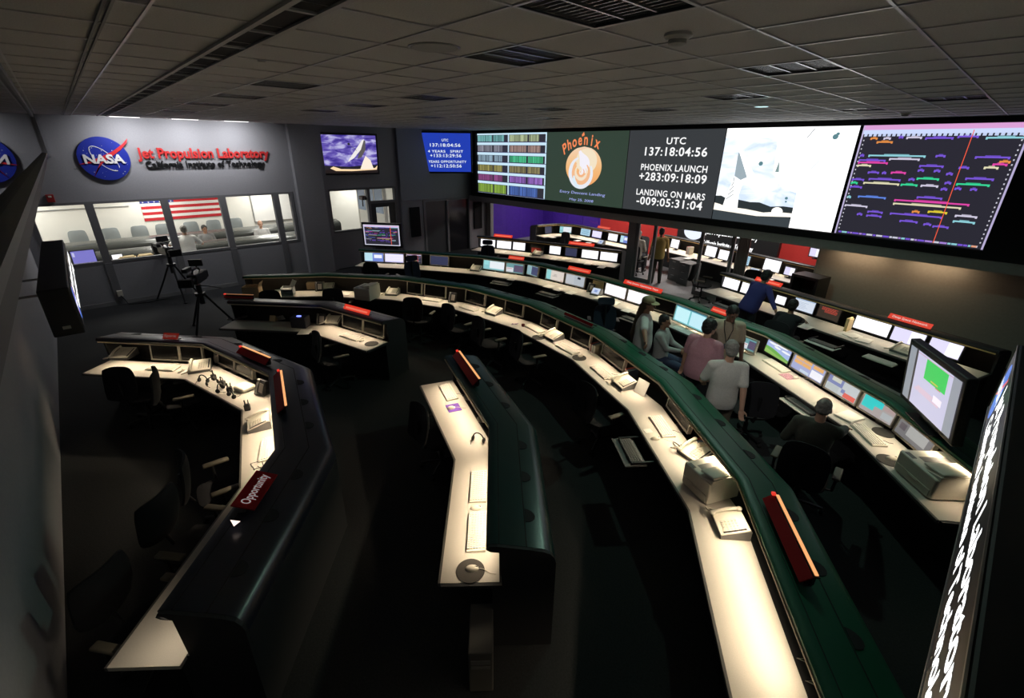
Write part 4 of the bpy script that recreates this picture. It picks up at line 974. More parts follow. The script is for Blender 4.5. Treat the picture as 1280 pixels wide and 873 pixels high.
    b.cap(hp(-0.042, 0.078, 0.030), hp(0.042, 0.078, 0.030), 0.012*s, 0.012*s)
    for sg in (-1, 1): b.ell(hp(sg*0.076, -0.012, -0.012), (0.010*s, 0.020*s, 0.032*s), HR)
    for H_, K, A_ in legs:
        b.cap(H_, K, 0.085*s*g**0.5, 0.055*s); b.cap(K, A_, 0.055*s, 0.038*s); b.cap(A_, A_+Vector((0, 0.13*s, -0.05)), 0.038*s, 0.032*s)
    for k, (S_, E, W) in enumerate(arms):
        sg = (-1, 1)[k]
        b.cap(S_, E, 0.052*s*g**0.4, 0.042*s*g**0.4); b.cap(E, W, 0.042*s*g**0.4, 0.028*s)
        u = (W-E).normalized(); side_ = u.cross(Vector((0, 1, 0.2))); side_ = side_.normalized() if side_.length > 0.1 else Vector((1, 0, 0))
        fl = u.cross(side_).normalized(); q = W+u*0.045*s
        rot = Matrix((side_, u, fl)).transposed()
        b.ell(q, (0.040*s, 0.052*s, 0.017*s), rot)
        for fi, ln in enumerate((0.066, 0.078, 0.074, 0.058)):
            base = q+u*0.036*s+side_*(0.028-0.019*fi)*s
            m1 = base+(u*0.85+fl*0.35)*ln*0.55*s; m2 = m1+(u*0.55+fl*0.75).normalized()*ln*0.5*s
            b.cap(base, m1, 0.0095*s, 0.009*s, 8); b.cap(m1, m2, 0.009*s, 0.0078*s, 8)
        tb_ = q-u*0.02*s+side_*0.034*s; t1 = tb_+(side_*0.75+u*0.7+fl*0.2).normalized()*0.036*s; b.cap(tb_, t1, 0.012*s, 0.0105*s, 8); b.cap(t1, t1+(u+fl*0.45).normalized()*0.03*s, 0.0105*s, 0.0085*s, 8)
    remeshed(b, 'body', skin, t, 0.0085, 3, 0.4)
    # --- clothes
    b = MB(); torso(b, 0.014)
    for S_, E, W in arms:
        if sleeve == 'short': e = S_.lerp(E, 0.78); b.cap(S_, e, 0.068*s*g**0.4, 0.062*s*g**0.4)
        else: b.cap(S_, E, 0.068*s*g**0.4, 0.056*s*g**0.4); b.cap(E, E.lerp(W, 0.93), 0.056*s, 0.040*s)
    remeshed(b, shirt_name, shirt, t, 0.013, 5)
    b = MB(); b.ell(Pv+Vector((0, 0, -0.03)), (0.178*s*g, 0.132*s*g, 0.12*s), None, 20, 14)
    for H_, K, A_ in legs: b.cap(H_, K, 0.100*s*g**0.5, 0.074*s); b.cap(K, A_+Vector((0, 0, 0.0)), 0.074*s, 0.058*s)
    remeshed(b, 'trousers', trousers, t, 0.014, 4)
    if shoes:
        for k, (H_, K, A_) in enumerate(legs):
            b = MB(); b.cap(Vector((A_.x, A_.y-0.02, 0.048)), Vector((A_.x+(-.02, .02)[k], A_.y+0.17*s, 0.038)), 0.047, 0.038); b.box((A_.x, A_.y+0.06, 0.01), (0.085, 0.26*s, 0.02))
            remeshed(b, 'shoe', mat('shoe_black', (0.015, 0.013, 0.012), 0.5), t, 0.01, 3)
    # --- face and hair
    for sg in (-1, 1):
        b = MB(); b.ell(hp(sg*0.032, 0.081, 0.010), (0.012*s, 0.009*s, 0.008*s), HR, 10, 8); b.build('eye', mat('eye_dark', (0.03, 0.025, 0.02), 0.3), t, True)
        b = MB(); b.cap(hp(sg*0.018, 0.092, 0.032), hp(sg*0.05, 0.083, 0.030), 0.004*s, 0.003*s, 6); b.build('eyebrow', hair, t, True)
    b = MB(); b.cap(hp(-0.021, 0.0905, -0.060), hp(0.021, 0.0905, -0.060), 0.0045*s, 0.0045*s, 6); b.build('lips', mat('lips', (0.30, 0.11, 0.09), 0.5), t, True)
    b = MB()
    if hair_style in ('short', 'full', 'long'):
        f = {'short': 0.008, 'full': 0.022, 'long': 0.012}[hair_style]
        b.ell(hp(0, -0.018, 0.052), ((0.076+f)*s, (0.090+f)*s, (0.082+f)*s), HR, 22, 14)
        b.ell(hp(0, -0.050, 0.0), ((0.072+f)*s, (0.056+f)*s, (0.075+f)*s), HR, 18, 12)
        for sg in (-1, 1): b.ell(hp(sg*0.062, -0.005, 0.035), (0.020*s, 0.035*s, 0.045*s), HR)
        if hair_style == 'full': b.ell(hp(0, 0.045, 0.085), (0.06*s, 0.04*s, 0.035*s), HR)
        if hair_style == 'long':
            b.cap(hp(0, -0.085, -0.02), neck+R @ Vector((0, -0.10, -0.02))*s, 0.055*s, 0.055*s); b.cap(neck+R @ Vector((0, -0.10, -0.02))*s, sp(0.0, -0.17*g, 0.16), 0.055*s, 0.035*s)
            b.cap(sp(0, -0.17*g, 0.16), sp(0.0, -0.165*g, 0.02), 0.035*s, 0.012*s)
    elif hair_style == 'fringe':
        b.ell(hp(0, -0.045, 0.0), (0.079*s, 0.066*s, 0.06*s), HR, 20, 12)
        b.ell(hp(0, -0.035, 0.045), (0.076*s, 0.074*s, 0.078*s), HR, 20, 12)
    ho = remeshed(b, 'hair', hair, t, 0.008, 2)
    for v in ho.data.vertices:
        v.co = v.co+v.normal*(0.007*mnoise.noise(v.co*45)+0.004*mnoise.noise(v.co*110))
    if cap:
        b = MB(); b.ell(hp(0, -0.008, 0.072), (0.094*s, 0.110*s, 0.078*s), HR, 24, 14); o = b.build('cap', cap, t, True)
        b = MB(); vs_ = []
        for q in range(11):
            a = -1.15+2.3*q/10
            for rr_, dz in ((0.085, 0.055), (0.19-0.03*abs(a), 0.035-0.012*math.cos(a*1.3))): vs_.append(hp(rr_*math.sin(a)*0.85, rr_*math.cos(a)*0.95, dz))
        n_ = len(vs_); vs_ += [v+HR @ Vector((0, 0, 0.006)) for v in vs_]
        f_ = []
        for q in range(10): f_.append((2*q, 2*q+1, 2*q+3, 2*q+2)); f_.append((n_+2*q, n_+2*q+2, n_+2*q+3, n_+2*q+1)); f_.append((2*q+1, n_+2*q+1, n_+2*q+3, 2*q+3))
        b.add(vs_, f_); b.build('cap_peak', cap, o, True)
    if extras: extras(t, sp, hp, R)
    return t
S_FAIR = skinmat('fair', (0.50, 0.29, 0.20)); S_TAN = skinmat('tan', (0.30, 0.16, 0.10)); S_DARK = skinmat('deep', (0.17, 0.09, 0.06))
H_BLACK = mat('hair_black', (0.008, 0.007, 0.007), 0.6); H_BROWN = mat('hair_brown', (0.06, 0.035, 0.02), 0.6); H_GREY = mat('hair_grey', (0.24, 0.23, 0.21), 0.7, noise=0.2, nscale=120)
def cloth(n, c): return mat('cloth_'+n, c, 0.9, noise=0.08, nscale=60)
T_DARK = cloth('dark_trousers', (0.015, 0.016, 0.02)); T_BLUE = cloth('jeans', (0.03, 0.045, 0.09)); T_KHAKI = cloth('khaki', (0.16, 0.13, 0.09)); T_GREY = cloth('grey_trousers', (0.05, 0.05, 0.055))

gp = None
# 1 man in a cap behind the long console
p = at(810, 371, 1.76); loc = Vector((p.x, p.y, 0)); f1 = math.radians(28)
hd = at(808, 437, 1.19)
person(loc, f1, 'person in tan cap and white shirt with long hair, one hand on the green-lit console', S_TAN, cloth('white_tee', (0.56, 0.57, 0.55)), T_DARK, H_BROWN, 'long', hands=(None, hd), cap=cloth('cap_tan', (0.33, 0.29, 0.17)), girth=1.1)
# 2 seated man in a grey sweater
p = at(836, 397, 1.36); f2 = math.radians(12); loc = Vector((p.x, p.y, 0))-0.05*Vector((math.cos(f2), math.sin(f2), 0))
person(loc, f2, 'seated person in a grey sweater with clasped hands beside the person in cap', S_TAN, cloth('grey_sweater', (0.30, 0.31, 0.30)), T_BLUE, H_BLACK, 'short', sit=True, hands=(at(853, 436, 0.80), at(850, 439, 0.80)), sleeve='long', lean=-0.05, s=0.93, hip=0.625)
SEATED = [(loc, f2, 'office chair under the seated person in the grey sweater')]
# 3 person in pink
p = at(884, 406, 1.64); loc = Vector((p.x, p.y, 0)); f3 = math.radians(88)
person(loc, f3, 'person in a pink shirt with short dark hair, seen from behind', S_FAIR, cloth('pink', (0.50, 0.26, 0.31)), T_DARK, H_BLACK, 'full', s=0.97, girth=1.3, yaw=-0.45, hands=(None, None), lean=0.1)
# 4 man in tan shirt facing the camera
p = at(915, 379, 1.80); f4 = math.radians(-58); loc = Vector((p.x, p.y, 0))
def lanyard(t, sp, hp, R):
    b = MB()
    b.tube([sp(-0.06, 0.04, 0.55), sp(-0.06, 0.15, 0.44), sp(0.0, 0.162, 0.22)], 0.006, 6); b.tube([sp(0.06, 0.04, 0.55), sp(0.06, 0.15, 0.44), sp(0.0, 0.162, 0.22)], 0.006, 6); o = b.build('lanyard', M_BLACK, t)
    b = MB(); b.box(sp(0, 0.168, 0.17), (0.06, 0.006, 0.09)); b.build('badge', mat('badge', (0.1, 0.1, 0.13), 0.4), o)
person(loc, f4, 'person in a tan short-sleeved shirt with a lanyard, facing the group and looking down', S_DARK, cloth('tan_shirt', (0.36, 0.31, 0.23)), T_DARK, H_BLACK, 'short', s=1.03, girth=1.1, pitch=0.4, yaw=0.25, extras=lanyard)
# 5 man in a white polo, back to the camera
p = at(917, 426, 1.76); f5 = math.radians(128); loc = Vector((p.x, p.y, 0))
person(loc, f5, 'person in a white polo shirt with grey hair, back turned, arm hanging down', S_FAIR, cloth('white_polo', (0.60, 0.59, 0.55)), T_KHAKI, H_GREY, 'short', girth=1.06, hands=(loc+Vector((-0.33, 0.12, 1.0)), at(926, 534, 0.72)))
# 6 older man seated at the second console
p = at(1031, 505, 1.43); f6 = math.radians(96); loc = Vector((p.x, p.y, 0))
person(loc, f6, 'seated older person with thin grey hair, back turned, at the second console', S_FAIR, cloth('olive', (0.06, 0.065, 0.05)), T_DARK, H_GREY, 'fringe', sit=True, hands=(at(1003, 541, 0.85), at(1062, 532, 0.85)), sleeve='long', lean=0.06)
SEATED.append((loc, f6, 'office chair under the seated older person at the second console'))
# 7 person in dark blue leaning over the back console
p = at(960, 346, 1.55); f7 = math.radians(68); loc = Vector((p.x, p.y, 0))-0.36*Vector((math.cos(f7), math.sin(f7), 0))
person(loc, f7, 'person in a dark blue top bending toward the straight back console', S_TAN, cloth('dark_blue', (0.035, 0.035, 0.17)), T_DARK, H_BLACK, 'full', lean=0.5, girth=1.12, sleeve='long', hands=(None, at(972, 397, 0.95)))
# 8 person in black seated at the back console
p = at(992, 377, 1.36); f8 = math.radians(82); loc = Vector((p.x, p.y, 0))-0.1*Vector((math.cos(f8), math.sin(f8), 0))
person(loc, f8, 'seated person in black with an arm on the desk of the straight back console', S_TAN, cloth('black_shirt', (0.015, 0.015, 0.02)), T_DARK, H_BLACK, 'full', sit=True, lean=0.18, girth=1.1, hands=(None, at(1010, 403, 0.83)), sleeve='short', s=0.93, hip=0.625)
SEATED.append((loc, f8, 'office chair under the seated person in black'))
# 9 person in yellow behind the glass doors
p = at(828, 285, 1.76); f9 = math.radians(118); loc = Vector((p.x, p.y, 0))
person(loc, f9, 'person in a yellow shirt standing behind the glass doors, back turned', S_TAN, cloth('yellow', (0.50, 0.36, 0.12)), cloth('olive_trousers', (0.05, 0.048, 0.04)), H_BLACK, 'short')
# 10 seated person behind the glass
p = at(798, 300, 1.44); f10 = math.radians(100); loc = Vector((p.x, max(p.y, 13.75), 0)); loc.x = ony(798, 300, loc.y).x
person(loc, f10, 'seated person in pale grey behind the glass door, turned to the screens', S_FAIR, cloth('pale_grey', (0.38, 0.37, 0.33)), T_DARK, H_GREY, 'short', sit=True, sleeve='long', hands=(None, None))
SEATED.append((loc, f10, 'pale office chair under the seated person behind the glass'))
# 11-13 people in the bright room
X11 = -16.7; q = onx(228, 282, X11); f11 = math.radians(172)
person(Vector((X11, q.y, 0)), f11, 'person in a white shirt bending forward in the bright room, back turned', S_FAIR, cloth('bright_white', (0.78, 0.78, 0.76)), T_DARK, H_GREY, 'short', lean=0.3, girth=1.1, sleeve='short', hands=(Vector((X11-0.42, q.y-0.3, 1.24)), Vector((X11-0.42, q.y+0.3, 1.24))), s=1.02)
X12 = -18.72; q = onx(325, 279, X12)
person(Vector((X12, q.y, 0)), math.radians(0), 'seated bald person between the silver consoles in the bright room', S_FAIR, cloth('pale_shirt', (0.5, 0.5, 0.5)), T_DARK, S_FAIR, 'fringe', sit=True)
q = onx(255, 285, X12)
person(Vector((X12, q.y, 0)), math.radians(10), 'seated dark-haired person between the silver consoles, left of the bald person', S_TAN, cloth('mid_grey', (0.2, 0.2, 0.2)), T_DARK, H_BLACK, 'short', sit=True)
SEATED.append((Vector((X12, onx(325, 279, X12).y, 0)), 0, 'office chair under the bald person in the bright room'))
SEATED.append((Vector((X12, onx(255, 285, X12).y, 0)), 0.17, 'office chair under the dark-haired person in the bright room'))
def sky_picture(name, c0, c1, c2, scale, st):     # the cloudy sky shown on a lit screen
    m = bpy.data.materials.new(name); m.use_nodes = True; nt = m.node_tree; b = nt.nodes['Principled BSDF']
    tc = nt.nodes.new('ShaderNodeTexCoord'); mp = nt.nodes.new('ShaderNodeMapping'); mp.inputs['Scale'].default_value = (1.0, 1.0, 2.6)
    n = nt.nodes.new('ShaderNodeTexNoise'); n.inputs['Scale'].default_value = scale; n.inputs['Detail'].default_value = 5; n.inputs['Distortion'].default_value = 0.6
    r = nt.nodes.new('ShaderNodeValToRGB'); e = r.color_ramp.elements
    e[0].position = 0.36; e[0].color = (*c0, 1); e[1].position = 0.66; e[1].color = (*c2, 1); q = e.new(0.5); q.color = (*c1, 1)
    nt.links.new(tc.outputs['Object'], mp.inputs['Vector']); nt.links.new(mp.outputs[0], n.inputs['Vector']); nt.links.new(n.outputs['Fac'], r.inputs['Fac'])
    b.inputs['Base Color'].default_value = (0.01, 0.01, 0.01, 1); nt.links.new(r.outputs['Color'], b.inputs['Emission Color']); b.inputs['Emission Strength'].default_value = st
    return m
# ------------------------------------------------------------------ the bank of projection screens
SY = 12.1
def scr(name, label, px, zr=(2.36, 4.49)):
    x0, x1 = px
    w_, h_ = x1-x0, zr[1]-zr[0]
    t = thing(name, label, 'screen', ((x0+x1)/2, SY, (zr[0]+zr[1])/2), 0, 'big screens of the video wall')
    b = MB(); b.box((0, 0.06, 0), (w_, 0.1, h_)); b.build('cabinet', M_BLACK, t)
    cv = Canvas(w_, h_)
    return t, cv
SXS = [(-15.10, -11.42), (-11.40, -8.22), (-8.20, -5.46), (-5.44, -2.74), (-2.68, -0.31)]
t = thing('screen_frame', 'long black frame and housing around the five big screens', 'screen frame', (-7.7, SY, 3.4))
b = MB(); X0, X1 = -15.42, 0.45
b.box(((X0+X1)/2+7.7, 0.5, 0.02), (X1-X0, 0.7, 2.32)); b.build('housing', M_BLACK, t)
b = MB(); b.box(((X0+X1)/2+7.7, 0.06, -1.122), (X1-X0, 0.3, 0.155)); b.build('bottom_bezel', M_MATTE, t)
b = MB(); b.box(((X0+X1)/2+7.7, 0.06, 1.142), (X1-X0, 0.3, 0.10)); b.build('top_bezel', M_MATTE, t)
for x0, x1 in ((X0, SXS[0][0]-0.01), (SXS[4][1]+0.01, X1)):
    b = MB(); b.box(((x0+x1)/2+7.7, 0.06, 0.02), (x1-x0, 0.3, 2.14)); b.build('side_bezel', M_MATTE, t)
# 1 coloured channel strips
t, cv = scr('projection_screen', 'leftmost big screen, filled with coloured striped channel boxes', SXS[0])
cv.rect(0, 0, 1, 1, (0.62, 0.85, 1.0), 0.95)
cols = [[(.25, .62, .62), (.55, .65, .38)], [(.36, .36, .44), (.48, .32, .28)], [(.35, .5, .62), (.1, .72, .35)], [(.42, .38, .12), (.38, .33, .15)], [(.38, .1, .32), (.42, .2, .72)], [(.36, .6, .08), (.1, .2, .62)]]
yt = 0.975; rr = random.Random(11)
for r_ in range(6):
    hgt = 0.112 if r_ < 5 else 0.155
    for c_ in range(2):
        u0, u1 = (0.0, 0.478) if c_ == 0 else (0.495, 0.985)
        cv.rect(u0, yt-hgt, u1, yt, (0.05, 0.05, 0.07), 0.6, 2)
        u = u0+0.01; end = u0+(u1-u0)*rr.choice((0.83, 0.88, 0.95))
        while u < end:
            if abs((u-u0)/(u1-u0)-0.52) < 0.02: u += 0.02; continue
            q = rr.uniform(0.006, 0.02); k_ = rr.uniform(0.5, 1.15)
            cv.rect(u, yt-hgt+0.006, min(end, u+q), yt-0.006, tuple(min(1, v*k_) for v in cols[r_][c_]), 0.8, 3); u += q+rr.uniform(0.001, 0.005)
    cv.rect(0, yt-hgt-0.008, 1, yt-hgt, (0.1, 0.05, 0.25), 0.5, 2)
    yt -= hgt+0.05
cv.build('picture', t)
# 2 swirl logo
t, cv = scr('projection_screen', 'dark green big screen with an orange swirl emblem and hand lettering', SXS[1])
cv.rect(0, 0, 1, 1, (0.035, 0.06, 0.042), 0.9)
W, H_ = cv.w, cv.h; cu, cvv, rv = 0.50, 0.525, 0.275; ru = rv*H_/W*1.22
N_ = 26
for k in range(N_):
    f = k/(N_-1); y0, y1 = -1+2*k/N_, -1+2*(k+1)/N_
    c0, c1 = math.sqrt(max(0, 1-y0*y0)), math.sqrt(max(0, 1-y1*y1))
    col = (1.0, 0.42+0.30*f, 0.16+0.36*f*f)
    cv.poly([(cu-ru*c0, cvv+rv*y0), (cu+ru*c0, cvv+rv*y0), (cu+ru*c1, cvv+rv*y1), (cu-ru*c1, cvv+rv*y1)], col, 0.9, 2)
cv.disc(cu+0.035, cvv+0.08, ru*0.58, rv*0.62, (1.0, 0.85, 0.62), 0.9, 3)
cv.disc(cu-0.02, cvv-0.10, ru*0.6, rv*0.58, (1.0, 0.62, 0.36), 0.9, 4, a0=PI, a1=2*PI)
pts = []; wd = []
for k in range(40):                          # pale S sweep that curls into a spiral
    f = k/39
    pts.append((cu-0.055+0.11*math.sin(f*3.4)*(0.4+0.6*f), cvv+0.215-0.40*f)); wd.append(0.10+0.30*math.sin(PI*min(1, f*1.2))**2)
cv.stroke(pts[:34], wd[:34], (0.95, 0.92, 1.0), 0.95, 6)
for (R0, col, wdt, ph, l_) in ((0.215, (0.9, 0.93, 1.0), 0.20, 0.0, 7), (0.16, (1.0, 0.55, 0.30), 0.15, 0.3, 8), (0.11, (1.0, 0.85, 0.66), 0.10, 0.1, 9), (0.06, (1.0, 0.5, 0.25), 0.06, 0.5, 10), (0.03, (1, .95, .9), 0.05, 0, 11)):
    pts = []; wd = []
    for k in range(41):
        a = ph+1.9+4.9*k/40; r_ = R0*(1-0.10*k/40)
        pts.append((cu-0.02+r_*math.cos(a)*H_/W, cvv-0.075+r_*math.sin(a)*0.95)); wd.append(wdt*(0.25+0.75*math.sin(PI*k/40)))
    cv.stroke(pts, wd, col, 0.9, l_)
cv.stroke([(cu-0.11, cvv-0.13), (cu-0.105, cvv-0.2), (cu-0.07, cvv-0.27), (cu-0.02, cvv-0.31)], [0.05, 0.13, 0.12, 0.01], (0.75, 0.9, 1.0), 0.95, 12)
chars = 'Phoenix'; O = (1.0, 0.27, 0.10)
for k, ch in enumerate(chars):
    a = math.radians(138-76*k/6); R_ = 0.36
    u_, v_ = cu+R_*math.cos(a)*H_/W*1.3, cvv+0.02+R_*math.sin(a)
    tv, tf, x0, x1 = text_mesh(ch, 0.022); th = (a-PI/2)*0.55; kk = 0.27
    cv.mb.use(emat(O, 0.95))
    cv.mb.add([((u_-0.5)*W+((p_.x-(x0+x1)/2)*math.cos(th)-p_.y*math.sin(th))*kk*1.25, -0.0052, (v_-0.5)*H_+((p_.x-(x0+x1)/2)*math.sin(th)+p_.y*math.cos(th))*kk*1.7-0.17) for p_ in tv], tf)
cv.poly([(cu-0.035, 0.93), (cu-0.005, 0.95), (cu-0.015, 0.995), (cu-0.04, 0.96)], O, 0.95, 13)
cv.text('Entry Descent Landing', cu, 0.135, 0.085, (0.42, 0.48, 1.0), 0.95, 3, 0.0, width=1.85, shear=0.1)
cv.text('May 25, 2008', cu, 0.035, 0.075, (0.42, 0.48, 1.0), 0.95, 3, 0.0, width=0.98, shear=0.1)
cv.build('picture', t)
# 3 mission clocks
t, cv = scr('projection_screen', 'dark grey big screen with white UTC and mission countdown clocks', SXS[2])
cv.rect(0, 0, 1, 1, (0.045, 0.05, 0.055), 0.9)
for v_, txt, wd in ((0.835, 'UTC', 0.46), (0.70, '137:18:04:56', 1.50), (0.52, 'PHOENIX LAUNCH', 1.62), (0.395, '+283:09:18:09', 1.66), (0.205, 'LANDING ON MARS', 1.72), (0.085, '-009:05:31:04', 1.66)):
    cv.text(txt, 0.53, v_, 0.215 if ':' in txt else 0.165, (1, 1, 1), 1.0, 3, 0.018, width=wd*1.2, spacing=1.1)
cv.build('picture', t)
def antenna_white(cv):
    cv.rect(0, 0, 1, 1, (1, 1, 1), 1.5)
    cv.mb.use(sky_picture('pale_sky_picture', (0.62, 0.74, 0.95), (0.86, 0.92, 1.0), (1.0, 1.0, 1.0), 1.6, 1.15)); cv.mb.quad(cv.P(0, 0.16, 2), cv.P(0.68, 0.16, 2), cv.P(0.68, 0.9, 2), cv.P(0, 0.9, 2))
    cv.poly([(0.44, 0.9), (0.68, 0.9), (0.68, 0.36), (0.56, 0.4), (0.46, 0.55)], (0.98, 0.99, 1), 1.3, 3)
    cv.rect(0, 0, 0.68, 0.11, (0.06, 0.075, 0.085), 0.8, 3)
    hill = [(0, 0.15), (0, 0.27), (0.05, 0.275), (0.1, 0.25), (0.22, 0.245), (0.32, 0.23), (0.40, 0.235), (0.5, 0.20), (0.6, 0.215), (0.68, 0.21), (0.68, 0.1), (0.3, 0.12)]
    cv.poly(hill, (0.035, 0.045, 0.05), 0.8, 4)
    cv.poly([(0, 0.11), (0.0, 0.19), (0.05, 0.18), (0.1, 0.16), (0.3, 0.15), (0.45, 0.13), (0.55, 0.15), (0.68, 0.15), (0.68, 0.11), (0.4, 0.085)], (1.0, 0.93, 0.82), 1.2, 5)
    cv.disc(0.56, 0.155, 0.045, 0.045, (1, .97, .9), 1.5, 6)
    cv.poly([(0.08, 0.15), (0.22, 0.15), (0.21, 0.3), (0.235, 0.5), (0.15, 0.52), (0.1, 0.32)], (0.97, 0.97, 0.97), 1.25, 6)
    cv.poly([(0.14, 0.76), (0.155, 0.79), (0.42, 0.33), (0.38, 0.30), (0.29, 0.40)], (1, 1, 1), 1.45, 8)
    cv.poly([(0.135, 0.74), (0.15, 0.76), (0.26, 0.5), (0.2, 0.46), (0.14, 0.5)], (0.42, 0.52, 0.58), 0.85, 7)
    for k in range(5): cv.stroke([(0.1+0.01*k, 0.24+0.05*k), (0.16-0.005*k, 0.30+0.045*k)], 0.018, (0.5, 0.55, 0.56), 0.8, 9)
    for u, v, r_ in ((0.345, 0.64, 0.018), (0.61, 0.3, 0.012), (0.612, 0.265, 0.008), (0.855, 0.905, 0.02), (0.868, 0.93, 0.012)): cv.disc(u, v, r_, r_*1.25, (0.2, 0.42, 0.48), 0.6, 9, 12)
    cv.poly([(0.475, 0.56), (0.505, 0.56), (0.49, 0.67)], (0.35, 0.5, 0.5), 0.7, 9)
    cv.stroke([(0.66, 0.9), (0.70, 0.98)], 0.015, (0.3, 0.35, 0.4), 0.6, 9); cv.stroke([(0.74, 0.6), (0.79, 0.69)], 0.02, (0.8, 0.85, 0.88), 1.0, 9)
t, cv = scr('projection_screen', 'bright white big screen with a washed out dish antenna picture', SXS[3])
antenna_white(cv); cv.build('picture', t)
t, cv = scr('projection_screen', 'rightmost big screen, dark with a coloured bar timeline and red line', SXS[4])
gantt(cv, 4, True); cv.build('picture', t)

# ------------------------------------------------------------------ wall televisions
def television(name, label, loc, rz, w_, h_, draw, tilt=0, deep=0.12, cat='television', bw=0.06):
    t = thing(name, label, cat, loc, rz)
    b = MB(); b.rbox((0, deep/2+0.002, 0), (w_, deep, h_), 0.015)
    o = b.build('case', M_BLACK, t); o.rotation_euler = (math.radians(-tilt), 0, 0)
    cv = Canvas(w_-2*bw, h_-2*bw); draw(cv); cv.build('screen', t, (0, -0.001, 0), (math.radians(-tilt), 0, 0))
    b = MB(); b.box((0, deep+0.1, 0), (0.3, 0.2, 0.3)); b.build('bracket', M_BLACK, t)
    return t
def antenna_dusk(cv):
    cv.mb.use(sky_picture('dusk_picture', (0.05, 0.03, 0.30), (0.17, 0.12, 0.55), (0.62, 0.60, 0.95), 2.6, 0.85)); cv.mb.quad(cv.P(0, 0, 1), cv.P(1, 0, 1), cv.P(1, 1, 1), cv.P(0, 1, 1))
    cv.rect(0, 0, 1, 0.16, (0.03, 0.02, 0.02), 0.6, 3); cv.poly([(0, 0.1), (0, 0.21), (0.2, 0.19), (0.45, 0.17), (0.7, 0.2), (1, 0.22), (1, 0.1)], (0.03, 0.03, 0.05), 0.6, 3)
    cv.poly([(0.1, 0.13), (0.16, 0.18), (0.3, 0.11), (0.6, 0.10), (0.95, 0.13), (1, 0.2), (0.98, 0.08), (0.5, 0.05), (0.2, 0.06)], (1.0, 0.72, 0.42), 1.0, 4)
    cv.poly([(0.66, 0.1), (0.92, 0.1), (0.87, 0.34), (0.78, 0.46), (0.72, 0.3)], (1.0, 0.86, 0.72), 1.0, 5)
    cv.poly([(0.76, 0.88), (0.80, 0.86), (0.79, 0.62), (0.70, 0.42), (0.62, 0.38)], (0.22, 0.2, 0.2), 0.5, 6)
    cv.poly([(0.78, 0.9), (0.70, 0.62), (0.56, 0.4), (0.44, 0.3), (0.47, 0.38), (0.60, 0.62), (0.74, 0.88)], (0.92, 0.88, 0.86), 0.95, 7)
    cv.stroke([(0.48, 0.78), (0.62, 0.6)], 0.012, (0.2, 0.2, 0.25), 0.4, 8); cv.disc(0.485, 0.77, 0.025, 0.035, (0.05, 0.05, 0.07), 0.4, 8, 10)
q = onx(436, 193, -15.62)
television('wall_television', 'wall television above the sixth window showing a dish antenna at dusk', (-15.60, q.y+0.05, q.z), PI/2+math.radians(-10), 1.86, 1.28, antenna_dusk, tilt=-4)
def clocks(cv):
    cv.rect(0, 0, 1, 1, (0.02, 0.06, 0.55), 0.8)
    for v_, txt, wd in ((0.79, 'UTC', 0.13), (0.655, '137:18:04:56', 0.6), (0.505, '4 YEARS   SPIRIT', 0.70), (0.385, '+133:13:29:56', 0.62), (0.235, '4 YEARS OPPORTUNITY', 0.82), (0.115, '+112:12:50:56', 0.62)):
        cv.text(txt, 0.5, v_, cv.h*(0.085 if ':' in txt else 0.065), (0.9, 0.97, 1.0), 0.95, 2, 0.015, width=wd*cv.w, spacing=1.1)
p = CAM+ray(557, 191).normalized()*18.6
television('wall_television', 'wall television with blue screen of white clock digits beside the big screens', (p.x, p.y, p.z), math.radians(52), 1.98, 1.46, clocks, tilt=-6)

# ------------------------------------------------------------------ long hanging displays near the gallery
def banner(cv):
    cv.rect(0, 0, 1, 1, (0.012, 0.011, 0.012), 0.5)
    a = cv.h/cv.w
    cv.disc(0.09, 0.5, 0.42*a, 0.42, (0.10, 0.25, 0.85), 0.9, 2); cv.stroke([(0.03, 0.3), (0.09, 0.52), (0.155, 0.85)], [0.01, 0.05, 0.02], (0.95, 0.15, 0.15), 0.9, 4)
    cv.text('NASA', 0.09, 0.40, cv.h*0.22, (1, 1, 1), 1.2, 5, 0.03, width=0.11*cv.w)
    cv.text('Jet Propulsion Laboratory', 0.17, 0.55, cv.h*0.30, (1, 1, 1), 1.8, 2, 0.03, 'l', width=0.80*cv.w)
    cv.text('California Institute of Technology', 0.17, 0.16, cv.h*0.26, (1, 1, 1), 1.8, 2, 0.03, 'l', width=0.80*cv.w)
t = thing('banner_display', 'long black display box on the near wall at left, seen almost edge-on', 'display', (-7.6, -0.23, 2.49), PI)
b = MB(); b.rbox((0, 0.118, 0), (3.2, 0.23, 0.47), 0.012); b.build('case', M_BLACK, t)
cv = Canvas(3.1, 0.40); banner(cv); cv.build('screen', t, (0, -0.001, 0))
for x in (0.2, 1.2):
    b = MB(); b.box((x, 0.5, -0.2), (0.025, 0.56, 0.025)); b.build('wall_mount', M_WALL, t)
b = MB(); b.box((-1.602, 0.12, -0.15), (0.004, 0.06, 0.03)); b.build('label_plate', mat('label_plate', (0.3, 0.3, 0.3), 0.5), t)
